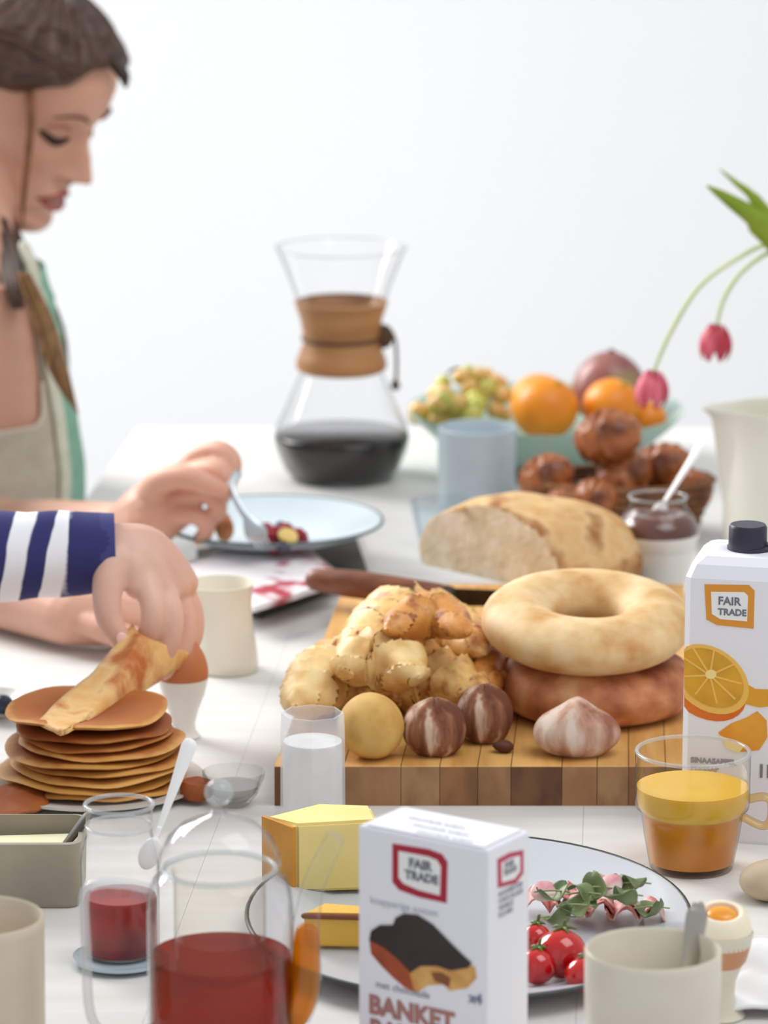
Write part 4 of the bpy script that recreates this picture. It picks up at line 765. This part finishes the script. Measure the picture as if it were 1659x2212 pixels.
def hair_cap(M, o, line, th=.010, n=110, mz=46, seed=0):
    R_ = []
    for i in range(mz+1):
        t = i/mz; ring = []
        for j in range(n):
            a = 2*pi*j/n-pi; z0 = line(abs(a)); z = z0+(.1119-z0)*t
            p = headpt(a, min(z, .1118), .0); e = th*min(1, .35+t*5)*(1+.10*noise.noise(Vector((a*9, t*3, seed)))+.14*sin(a*26+t*5+3*noise.noise(Vector((a*3, 0, seed)))))
            c_ = Vector((-.01, 0, .02)); d = (p-c_); d.normalize(); ring.append(p+d*e)
        R_.append(ring)
    inner = [[p*1.0 for p in R_[0]]]; c_ = Vector((-.01, 0, .02)); R0 = [c_+(p-c_)*.93 for p in R_[0]]
    V, Fc = rings([R0]+R_, True, False, True); return [M @ p+o for p in V], Fc
def nail(p, d, up, parent, r=.0055):
    d = d.normalized(); up = (up-d*up.dot(d)).normalized(); s = d.cross(up); V, Fc = ell(1, 1, 1, 14, 8)
    mk('fingernail', ([p+d*q.x*r*1.2+s*q.y*r*.85+up*q.z*.0012 for q in V], Fc), mat('nail', (236, 196, 184), rough=.3), parent, world=True)
# ---- woman
yaw = radians(-26); pit = radians(26)
HM = Matrix.Rotation(yaw, 3, 'Z') @ Matrix.Rotation(pit, 3, 'Y')*.965
hc = W(151, 304, 3.86)-HM @ Vector((.085, -.031, .004))      # near eye stands here
Yt = 3.79
TS = 9000/Yt/.975
def tc(py): return interp([(480, -60), (560, -62), (620, -80), (700, -112), (800, -132), (900, -140), (1000, -142), (1120, -150), (1300, -200), (1500, -270)], py)
def tr(py): return interp([(480, 72), (540, 116), (600, 152), (660, 192), (720, 228), (800, 264), (900, 294), (1000, 310), (1120, 318), (1300, 300), (1500, 320)], py)
def tor(a, py, off=0.):
    c_ = W(tc(py), py, Yt); r = tr(py)/TS+off; return Vector((c_.x+r*cos(a), c_.y+(r*(.72 if py > 620 else .95))*sin(a), c_.z))
wm_ = thing('person', 'brown-haired woman in beige top and mint cardigan looking down, fork in hand', 'person', (tor(0, 1000).x-.2, Yt, -.75))
def torso_rings(y0, y1, n=40, m=30, off=0): return rings([[tor(2*pi*j/n, y1+(y0-y1)*i/m, off) for j in range(n)] for i in range(m+1)])
parts_ = [to_world(head_mesh(), HM, hc), to_world(ear(-1), HM, hc), to_world(ear(1), HM, hc)]
nk0 = hc+HM @ Vector((-.035, 0, -.05)); nk1 = tor(0, 640); nk1 = Vector((W(tc(640), 640, Yt).x, Yt, nk1.z))
parts_ += [tube([nk0, nk0.lerp(nk1, .5), nk1], [.044, .044, .056], 24), torso_rings(600, 1500)]
pel = Vector((W(tc(1500), 1500, Yt).x, Yt, W(tc(1500), 1500, Yt).z))
hp = pel+Vector((0, 0, -.08))
# left (far) arm with the fork
sh = W(10, 740, 3.90); elb = W(-10, 1165, 3.67); wr = W(276, 1144, 3.50)
parts_ += [tube([sh, W(0, 940, 3.93), W(-5, 1070, 3.84), elb], [.040, .036, .033, .032], 18), tube([elb, elb.lerp(wr, .35), elb.lerp(wr, .75), wr], [.033, .033, .027, .0235], 18, flat=1.0)]
Yh = 3.47
def h(x, y, d=0.): return W(x, y, Yh+d)
hand = [tube([wr, h(330, 1108, .0), h(376, 1076, .0)], [.024, .028, .022], 16), tube([wr, h(322, 1128, -.005), h(372, 1108, -.008)], [.023, .025, .018], 16), tube([wr, h(330, 1090, .012), h(384, 1040, .012)], [.021, .020, .015], 16),
        tube([h(380, 1036, .012), h(428, 988, .010), h(474, 974, -.002), h(502, 998, -.012), h(500, 1034, -.018)], [.0118, .0102, .0094, .0086, .0068], 12),
        tube([h(378, 1056, .0), h(424, 1022, -.006), h(466, 1018, -.018), h(490, 1044, -.024), h(480, 1078, -.020)], [.0118, .0100, .0092, .0084, .0066], 12),
        tube([h(372, 1084, -.010), h(416, 1068, -.022), h(454, 1068, -.030), h(472, 1098, -.030), h(456, 1124, -.020)], [.0112, .0096, .0088, .0080, .0064], 12),
        tube([h(364, 1112, -.014), h(402, 1112, -.026), h(434, 1118, -.032), h(446, 1146, -.028), h(430, 1164, -.018)], [.0102, .0088, .0080, .0074, .006], 12),
        tube([h(318, 1086, -.004), h(346, 1040, -.024), h(398, 1030, -.040), h(446, 1046, -.046), h(478, 1058, -.046)], [.0135, .0122, .0105, .0094, .0072], 12)]
parts_ += hand
# right (near) arm lying on the table
sh2 = W(-270, 800, 3.72); elb2 = Vector((-.41, 3.42, .04)); wr2 = T(150, 1332, .028); 
parts_ += [tube([sh2, sh2.lerp(elb2, .5), elb2], [.046, .042, .037], 18), tube([elb2, elb2.lerp(wr2, .3), elb2.lerp(wr2, .75), wr2], [.036, .035, .028, .0235], 18)]
pm = wr2+Vector((.045, .012, -.004)); parts_ += [tube([wr2, wr2+Vector((.03, .0, -.002)), pm+Vector((.012, -.008, 0))], [.023, .022, .018], 14), tube([wr2, pm+Vector((.008, .02, 0))], [.021, .018], 14)]
for k in range(4):
    b_0 = pm+Vector((.012, -.016+.013*k, .0)); l = [.020, .024, .022, .017][k]
    parts_.append(tube([b_0, b_0+Vector((l, .002, .004)), b_0+Vector((l*1.8, .002, -.004)), b_0+Vector((l*2.2, .002, -.014))], [.0095, .009, .0085, .007], 10))
parts_.append(tube([wr2+Vector((.01, -.014, .0)), wr2+Vector((.035, -.034, -.004)), wr2+Vector((.058, -.036, -.010)), wr2+Vector((.078, -.030, -.012))], [.011, .011, .010, .0075], 10))
# legs under the table
for k, sg in enumerate((-1, 1)):
    a = hp+Vector((0, sg*.09, 0)); kx = a+Vector((.30, sg*.03, -.02)); ft = Vector((kx.x-.02, kx.y, -.67))
    parts_ += [tube([a, kx], [.085, .06], 16), tube([kx, kx.lerp(ft, .35), ft], [.057, .05, .036], 16), tube([ft, ft+Vector((.05, 0, -.04)), ft+Vector((.15, 0, -.05))], [.035, .032, .024], 14)]
parts_.append(ell(.15, .15, .10, 24, 14)); parts_[-1] = move(parts_[-1], pel+Vector((0, 0, -.05)))
body = mk('body', join(*parts_), SKIN, wm_, world=True); bake(body, .0022, 1)
# face details
def hw_(y, z, off=0):
    lo_, hi_ = -pi/2, pi/2
    for _ in range(30):
        m_ = (lo_+hi_)/2
        if headpt(m_, z).y < y: lo_ = m_
        else: hi_ = m_
    p = headpt(lo_, z); return HM @ (p+Vector((off, 0, 0)))+hc
for sg in (-1, 1):
    mk('eyebrow', tube([hw_(sg*y, z, .0012) for y, z in ((.014, .0235), (.024, .028), (.036, .0275), (.046, .0215))], [.0022, .0030, .0026, .0012], 8, flat=.5), mat('eyebrow', (104, 68, 46), rough=.8), wm_, world=True)
    mk('upper_lashes', tube([hw_(sg*y, z, .0015) for y, z in ((.019, .0005), (.026, -.0035), (.034, -.004), (.043, .0005), (.047, .003))], [.0014, .0030, .0038, .0032, .0014], 8), mat('lashes', (46, 28, 24), rough=.8), wm_, world=True)
    mk('eyelid', tube([hw_(sg*y, z, -.0002) for y, z in ((.020, .009), (.030, .0125), (.042, .009))], [.0014, .0022, .0014], 8), mat('eyelid', (176, 112, 92), rough=.5), wm_, world=True)
mk('lips', join(tube([hw_(y, z, -.0004) for y, z in ((-.024, -.0665), (-.012, -.0615), (-.004, -.0595), (0, -.0605), (.004, -.0595), (.012, -.0615), (.024, -.0665))], [.001, .0024, .0031, .0029, .0031, .0024, .001], 10), tube([hw_(y, z, -.0004) for y, z in ((-.024, -.0675), (-.012, -.0735), (0, -.0755), (.012, -.0735), (.024, -.0675))], [.001, .0028, .0036, .0028, .001], 10)), mat('lips', (170, 84, 82), rough=.35), wm_, world=True)
mk('mouth_line', tube([hw_(y, -.0672, .0022*(1-(y/.026)**2)) for y in (-.026, -.016, -.008, 0, .008, .016, .026)], .0010, 6), mat('mouth_line', (110, 40, 44)), wm_, world=True)
mk('nostril', ell(.0028, .002, .0016, 10, 6), mat('nostril', (104, 50, 40)), wm_, loc=hw_(-.008, -.0435, .001)-Vector(wm_.location))
# hair
def hl(a): return interp([(0, .080), (.35, .074), (.8, .052), (1.2, .030), (1.6, .018), (2.0, -.01), (2.6, -.055), (3.15, -.065)], a)
cap = mk('hair', hair_cap(HM, hc, hl, .012), HAIRM, wm_, world=True)
def sweep(i):
    r_ = random.Random(i); s0 = r_.uniform(0, 1); a0 = -(.05+s0*.75); P = []
    for k in range(6):
        t = k/5; a = a0-(2.5-s0*.5-abs(a0)*.3)*t; z = hl(abs(a0))*.98+.006+s0*.01-(.01+.09*t*t)*t+.028*sin(pi*min(1, t*1.3))*(1-s0*.4); p = headpt(a, min(z, .108), .011+.004*r_.random()); P.append(HM @ p+hc)
    return P
strands('hair_strand', 46, sweep, .0024, HAIRM, wm_)
mk('hair_tuft', tube([HM @ headpt(.0, .086, .012)+hc, HM @ (headpt(.0, .080, .012)+Vector((.010, 0, -.001)))+hc, HM @ (headpt(0, .076, .012)+Vector((.013, 0, -.005)))+hc], [.006, .006, .0025], 10), mat('dark_hair', (50, 36, 26), rough=.5), wm_, world=True)
Yf = (HM @ headpt(-1.15, -.02)+hc).y
mk('hair_lock', join(*[tube([W(62+dx, 200, Yf-.02), W(66+dx, 260, Yf-.026), W(60+dx*.7, 340, Yf-.026), W(52+dx*.4, 420, Yf-.022), W(48, 492, Yf-.012)], [.002, .0022, .002, .0016, .0008], 6) for dx in (-5, 0, 5)]), mat('lock_hair', (138, 88, 52), (110, 68, 40), rough=.5, scale=60), wm_, world=True, label='thin loose lock of hair before the ear')
def far_lock(i):
    r_ = random.Random(i+50); d = r_.uniform(-1, 1); e = r_.uniform(-.012, .012)
    return [W(50+d*14, 590, 3.72+e), W(92+d*18, 690, 3.70+e), W(120+d*16, 780, 3.68+e), W(146+d*10, 850+d*8, 3.67+e), W(162+d*6, 884+d*10, 3.67+e)]
strands('hair_length', 22, far_lock, [.001, .0032, .0035, .0028, .0008], HAIRG, wm_)
def under(i):
    r_ = random.Random(i+90); d = r_.uniform(-1, 1); e = r_.uniform(-.01, .02)
    return [W(-20+d*26, 470, 3.83+e), W(8+d*22, 540, 3.80+e), W(26+d*18, 610, 3.76+e), W(38+d*12, 665, 3.74+e)]
strands('hair_length', 24, under, [.004, .0045, .004, .0012], HAIRM, wm_)
def back_hair(i):
    r_ = random.Random(i+300); a = 1.75+(2*pi-3.5)*r_.random(); zz = hl(min(a, 2*pi-a))+.02; d = r_.uniform(-.01, .01)
    P = [HM @ headpt(a, zz+.02, .010)+hc, HM @ headpt(a, max(zz-.04, -.08), .013)+hc]; c_ = nk0.lerp(nk1, .5); o_ = P[1]-nk0; o_.z = 0; o_ = o_.normalized()
    return P+[c_+o_*(.056+d), nk1+o_*(.085+d)+Vector((0, 0, .03)), nk1+o_*(.135+d)+Vector((0, 0, -.05)), nk1+o_*(.145+d)+Vector((0, 0, -.12))]
strands('hair_length', 90, back_hair, [.004, .0055, .006, .006, .005, .001], HAIRM, wm_)
# clothes
def shell(name, a0, a1, top, bottom, off, m, n=150, mm=40, fold=.0015, taper=.0):
    V = []
    for i in range(mm+1):
        for j in range(n+1):
            a = a0+(a1-a0)*j/n; y0 = top(a); py = y0+(bottom-y0)*i/mm
            e = off+fold*sin(a*9+py*.012+2*noise.noise(Vector((a*2, py*.01, 0))))*min(1, i/8)
            V.append(tor(a, py, e))
    o_ = mk(name, (V, [(i*(n+1)+j, i*(n+1)+j+1, (i+1)*(n+1)+j+1, (i+1)*(n+1)+j) for i in range(mm) for j in range(n)]), m, wm_, world=True)
    md = o_.modifiers.new('t', 'SOLIDIFY'); md.thickness = .003; md.offset = 1; return o_
TOPM = mat('beige_top', (198, 190, 174), (188, 179, 162), rough=.9, scale=60, bump=.2, bscale=200); MINT = mat('mint_knit', (140, 184, 162), (126, 172, 150), rough=.95, scale=60, bump=.4, bscale=300)
D = radians
def ntop(a):
    d = math.degrees(a); return interp([(-200, 690), (-150, 700), (-128, 800), (-112, 885), (-80, 902), (-60, 898), (-38, 893), (-31, 855), (-28, 700), (-25, 600), (0, 600), (60, 600)], d)
shell('top', D(-200), D(60), ntop, 1480, .004, TOPM)
mk('neckline_hem', tube([tor(D(d), ntop(D(d))+2, .0055) for d in range(-150, -27, 3)], .0022, 8), mat('hem', (214, 204, 186), rough=.9), wm_, world=True)
shell('cardigan', D(-24), D(240), lambda a: interp([(-24, 590), (10, 575), (90, 560), (240, 600)], math.degrees(a)), 1480, .0095, MINT)
mk('cardigan_sleeve', tube([sh2+Vector((-.02, .02, .03)), sh2, sh2.lerp(elb2, .5), elb2, elb2.lerp(wr2, .18)], [.062, .060, .052, .046, .042], 24, 6, cap=False), MINT, wm_, world=True)
mk('cardigan_edge', tube([tor(D(-25), y, .011) for y in range(530, 1480, 40)], .0085, 10, flat=.45), mat('cardigan_edge', (214, 212, 194), (200, 202, 182), rough=.95, scale=60), wm_, world=True)
mk('trousers', join(move(ell(.185, .185, .135, 24, 14), pel+Vector((.02, 0, -.075))), *[tube([hp+Vector((0, sg*.09, 0)), hp+Vector((.30, sg*.12, -.02)), Vector((hp.x+.285, hp.y+sg*.12, -.50)), Vector((hp.x+.28, hp.y+sg*.12, -.64))], [.10, .078, .062, .056], 16, 6, cap=False) for sg in (-1, 1)]), mat('denim', (70, 84, 110), rough=.9), wm_, world=True)
st_ = thing('stool', 'plain wooden stool under the woman with the mint cardigan', 'stool', (pel.x, pel.y, -.75)); hz_ = pel.z-.212+.75
mk('seat', lathe([(.16, hz_-.035), (.17, hz_-.02), (.165, hz_-.005), (0, hz_-.004)], 32), WOOD, st_)
for k in range(4): a = pi/4+k*pi/2; mk('leg', tube([(.12*cos(a), .12*sin(a), hz_-.03), (.15*cos(a), .15*sin(a), .008)], .014, 10, cap=False), WOOD, st_)
# fork in her hand
fk = thing('fork', 'silver fork held in the hand above the pale blue plate', 'fork', h(540, 1150, -.04)); STEEL = mat('steel', (186, 194, 200), rough=.3, metal=.75)
f0, f1, f2 = h(514, 1026, -.02), h(500, 1075, -.032), h(556, 1150, -.045)
mk('handle', tube([h(513, 1024, -.030), h(500, 1052, -.042), h(516, 1092, -.050), h(538, 1124, -.054)], [.0040, .0030, .0028, .0036], 10, flat=.5, up=(0, -1, .3)), STEEL, fk, world=True)
mk('fork_head', tube([h(534, 1118, -.054), h(546, 1138, -.056), h(554, 1152, -.057)], [.004, .0085, .0095], 12, flat=.25, up=(0, -1, .5)), STEEL, fk, world=True)
for k in range(4): mk('tine', tube([h(540+k*9, 1156-k*3, -.058), h(548+k*9, 1172-k*3, -.059), h(558+k*8, 1184-k*3, -.059)], [.0014, .0014, .0009], 6, 3), STEEL, fk, world=True)
o = thing('food_bite', 'small orange-brown morsel at the plate beside the fork', 'food', T(484, 1168, .037)); mk('morsel', ell(.009, .008, .012, 16, 12, lumpy(.15, 80, 2)), mat('morsel', (206, 140, 84), (150, 84, 44), rough=.6, scale=90), o, loc=(0, 0, .012))
# ---- second person: striped sleeve
Y2 = 2.985
def g2(x, y, d=0.): return W(x, y, Y2+d)
p2 = thing('person', 'person in navy and white striped shirt lifting the folded pancake', 'person', (-.83, Y2-.1, -.75))
e2 = W(-560, 1215, Y2-.02); s2 = Vector((-.76, Y2-.02, .30)); w2 = g2(262, 1190, 0)
pp = [tube([s2, s2.lerp(e2, .5), e2], [.045, .042, .036], 18), tube([e2, e2.lerp(w2, .4), e2.lerp(w2, .85), w2], [.036, .034, .0225, .021], 18)]
pp += [tube([w2, g2(300, 1212, -.004), g2(332, 1262, -.010)], [.021, .020, .0145], 14), tube([w2, g2(318, 1200, .006), g2(372, 1262, .004)], [.021, .021, .0155], 14), tube([w2, g2(286, 1225, -.012), g2(300, 1262, -.02)], [.019, .017, .012], 14), tube([w2, g2(330, 1200, .016), g2(392, 1258, .018)], [.018, .018, .013], 14),
       tube([g2(246, 1205, -.016), g2(232, 1268, -.030), g2(236, 1335, -.038), g2(264, 1388, -.040)], [.0135, .0115, .0102, .0078], 12),
       tube([g2(312, 1250, -.018), g2(330, 1312, -.032), g2(322, 1366, -.034), g2(296, 1392, -.030)], [.0105, .0094, .0086, .0070], 12),
       tube([g2(340, 1256, -.006), g2(370, 1328, -.020), g2(360, 1398, -.026), g2(322, 1434, -.026)], [.0110, .0096, .0088, .0072], 12),
       tube([g2(362, 1258, .008), g2(398, 1330, .000), g2(392, 1402, -.006), g2(356, 1450, -.012)], [.0105, .0092, .0084, .0070], 12),
       tube([g2(378, 1250, .02), g2(414, 1312, .018), g2(418, 1372, .012), g2(394, 1424, .004)], [.0095, .0082, .0076, .0064], 12)]
h2 = Vector((-.80, Y2-.06, .56)); HM2 = Matrix.Rotation(radians(10), 3, 'Z') @ Matrix.Rotation(radians(24), 3, 'Y')
tx = Vector((-.86, Y2-.16, 0))
def t2(a, z, off=0.):
    r = interp([(-.45, .15), (-.3, .15), (-.1, .13), (.1, .15), (.25, .17), (.34, .15), (.385, .07), (.42, .05)], z)+off; return Vector((tx.x+r*.68*cos(a)+.03*z, tx.y+r*sin(a), z))
pp += [to_world(head_mesh(), HM2, h2), to_world(ear(-1), HM2, h2), to_world(ear(1), HM2, h2), tube([h2+HM2 @ Vector((-.03, 0, -.05)), Vector((tx.x+.01, tx.y, .36))], [.05, .058], 20),
       rings([[t2(2*pi*j/40, -.45+.86*i/30) for j in range(40)] for i in range(31)])]
s3 = Vector((tx.x, tx.y-.15, .29)); e3 = s3+Vector((.05, -.06, -.28)); w3 = e3+Vector((.17, .04, -.04))
pp += [tube([s3, e3], [.045, .036], 16), tube([e3, w3], [.035, .022], 16), tube([w3, w3+Vector((.05, .01, -.01)), w3+Vector((.08, .01, -.015))], [.022, .024, .016], 14)]
for k in range(4): b_0 = w3+Vector((.075, -.016+.014*k, -.012)); pp.append(tube([b_0, b_0+Vector((.03, 0, -.004)), b_0+Vector((.052, 0, -.022))], [.009, .0085, .007], 8))
pp.append(tube([w3+Vector((.02, .015, 0)), w3+Vector((.055, .042, -.01)), w3+Vector((.085, .045, -.016))], [.011, .010, .0075], 8))
hp2 = Vector((tx.x-.01, tx.y, -.34))
for sg in (-1, 1):
    a = hp2+Vector((0, sg*.09, 0)); kx = a+Vector((.36, sg*.04, -.0)); ft = Vector((kx.x-.02, kx.y, -.67)); pp += [tube([a, kx], [.085, .06], 16), tube([kx, kx.lerp(ft, .35), ft], [.057, .05, .036], 16), tube([ft, ft+Vector((.05, 0, -.04)), ft+Vector((.15, 0, -.05))], [.035, .032, .024], 14)]
b2 = mk('body', join(*pp), SKINP, p2, world=True); bake(b2, .0022, 2)
for q_, d_, u_ in ((g2(266, 1384, -.049), g2(264, 1388)-g2(236, 1335), Vector((.3, -1, .2))), (g2(294, 1390, -.038), g2(296, 1392)-g2(322, 1366), Vector((0, -1, .3)))): nail(q_, d_, u_, p2)
STR = bpy.data.materials.new('striped_jersey'); STR.use_nodes = True; nt = STR.node_tree; bs_ = nt.nodes['Principled BSDF']; bs_.inputs['Roughness'].default_value = .9
tcn = nt.nodes.new('ShaderNodeTexCoord'); sx_ = nt.nodes.new('ShaderNodeSeparateXYZ'); uvm = nt.nodes.new('ShaderNodeAttribute'); uvm.attribute_name = 'along'
nzs = nt.nodes.new('ShaderNodeTexNoise'); nzs.inputs['Scale'].default_value = 22; nt.links.new(tcn.outputs['Object'], nzs.inputs[0])
adn = nt.nodes.new('ShaderNodeMath'); adn.operation = 'MULTIPLY_ADD'; adn.inputs[1].default_value = .010; nt.links.new(nzs.outputs[0], adn.inputs[0]); nt.links.new(uvm.outputs['Fac'], adn.inputs[2])
dv = nt.nodes.new('ShaderNodeMath'); dv.operation = 'DIVIDE'; dv.inputs[1].default_value = .031; nt.links.new(adn.outputs[0], dv.inputs[0])
fr = nt.nodes.new('ShaderNodeMath'); fr.operation = 'FRACT'; nt.links.new(dv.outputs[0], fr.inputs[0])
crs = nt.nodes.new('ShaderNodeValToRGB'); e = crs.color_ramp.elements; e[0].position = 0; e[0].color = (*lin((46, 48, 104)), 1); e[1].position = .52; e[1].color = (*lin((238, 238, 244)), 1); x = e.new(.46); x.color = (*lin((46, 48, 104)), 1); x = e.new(.96); x.color = (*lin((238, 238, 244)), 1); x = e.new(1); x.color = (*lin((46, 48, 104)), 1)
nt.links.new(fr.outputs[0], crs.inputs[0]); nt.links.new(crs.outputs[0], bs_.inputs['Base Color'])
def along(o_, fn):
    at = o_.data.attributes.new('along', 'FLOAT', 'POINT')
    for i, v in enumerate(o_.data.vertices): at.data[i].value = fn(v.co+Vector(p2.location))
    return o_
c0_ = g2(246, 1194); ax = (c0_-e2).normalized()
slv = mk('sleeve', tube([s2+Vector((-.03, 0, .02)), s2, s2.lerp(e2, .5), e2, e2.lerp(c0_, .35), e2.lerp(c0_, .7), c0_-ax*.02, c0_], [.058, .058, .053, .047, .041, .0335, .0305, .0290], 40, 8, cap=False), STR, p2, world=True)
for v in slv.data.vertices: q = v.co+Vector(p2.location); v.co += Vector((0, .25, 1)).normalized()*.0025*noise.noise(q*38)
def sl_f(q):
    if q.x < e2.x-.02: return q.z+.5
    d = max(0, (c0_-q).dot(ax)); return d/.032*.009 if d < .032 else .009+(d-.032)+.22*(q.z-c0_.z)
along(slv, sl_f)
mk('cuff', tube([c0_-ax*.010, c0_+ax*.001], [.0298, .0293], 36, 2, cap=False), mat('navy_cuff', (62, 64, 120), rough=.9), p2, world=True)
sht = mk('shirt', rings([[t2(2*pi*j/60, -.40+.79*i/60, .009) for j in range(60)] for i in range(61)], True, False, False), STR, p2, world=True); along(sht, lambda q: q.z+.6)
sl3 = mk('sleeve', tube([s3+Vector((-.02, .03, .02)), s3, e3, e3.lerp(w3, .85)], [.06, .058, .046, .034], 30, 6, cap=False), STR, p2, world=True); along(sl3, lambda q: q.z+.6)
mk('hair', hair_cap(HM2, h2, lambda a: interp([(0, .080), (.8, .06), (1.2, .03), (1.8, -.02), (2.6, -.07), (3.15, -.08)], a), .012, seed=4), mat('dark_brown_hair', (70, 48, 34), (44, 30, 22), rough=.45, scale=40), p2, world=True)
HMs, hcs = HM, hc
HM, hc = HM2, h2
for sg in (-1, 1):
    mk('eyebrow', tube([hw_(sg*y, z, .0012) for y, z in ((.014, .0235), (.024, .028), (.036, .0275), (.046, .0215))], [.0022, .0030, .0026, .0012], 8, flat=.5), mat('eyebrow', (0, 0, 0)), p2, world=True)
    mk('upper_lashes', tube([hw_(sg*y, z, .0015) for y, z in ((.019, .0005), (.026, -.0035), (.034, -.004), (.043, .0005), (.047, .003))], [.0012, .002, .002, .002, .001], 8), mat('lashes', (0, 0, 0)), p2, world=True)
mk('lips', tube([hw_(y, -.0665, .001) for y in (-.024, -.012, 0, .012, .024)], [.0012, .0036, .0045, .0036, .0012], 10), mat('lips', (0, 0, 0)), p2, world=True)
mk('trousers', join(move(ell(.15, .17, .11, 24, 14), hp2+Vector((0, 0, -.01))), *[tube([hp2+Vector((0, sg*.09, 0)), hp2+Vector((.36, sg*.13, 0)), Vector((hp2.x+.34, hp2.y+sg*.13, -.60))], [.105, .085, .07], 16, 5, cap=False) for sg in (-1, 1)]), mat('denim', (0, 0, 0)), p2, world=True)
st_ = thing('stool', 'plain wooden stool under the person in the striped shirt', 'stool', (hp2.x, hp2.y, -.75)); hz_ = hp2.z-.12+.75
mk('seat', lathe([(.16, hz_-.035), (.17, hz_-.02), (.165, hz_-.005), (0, hz_-.004)], 32), WOOD, st_)
for k in range(4): a = pi/4+k*pi/2; mk('leg', tube([(.12*cos(a), .12*sin(a), hz_-.03), (.15*cos(a), .15*sin(a), .008)], .014, 10, cap=False), WOOD, st_)
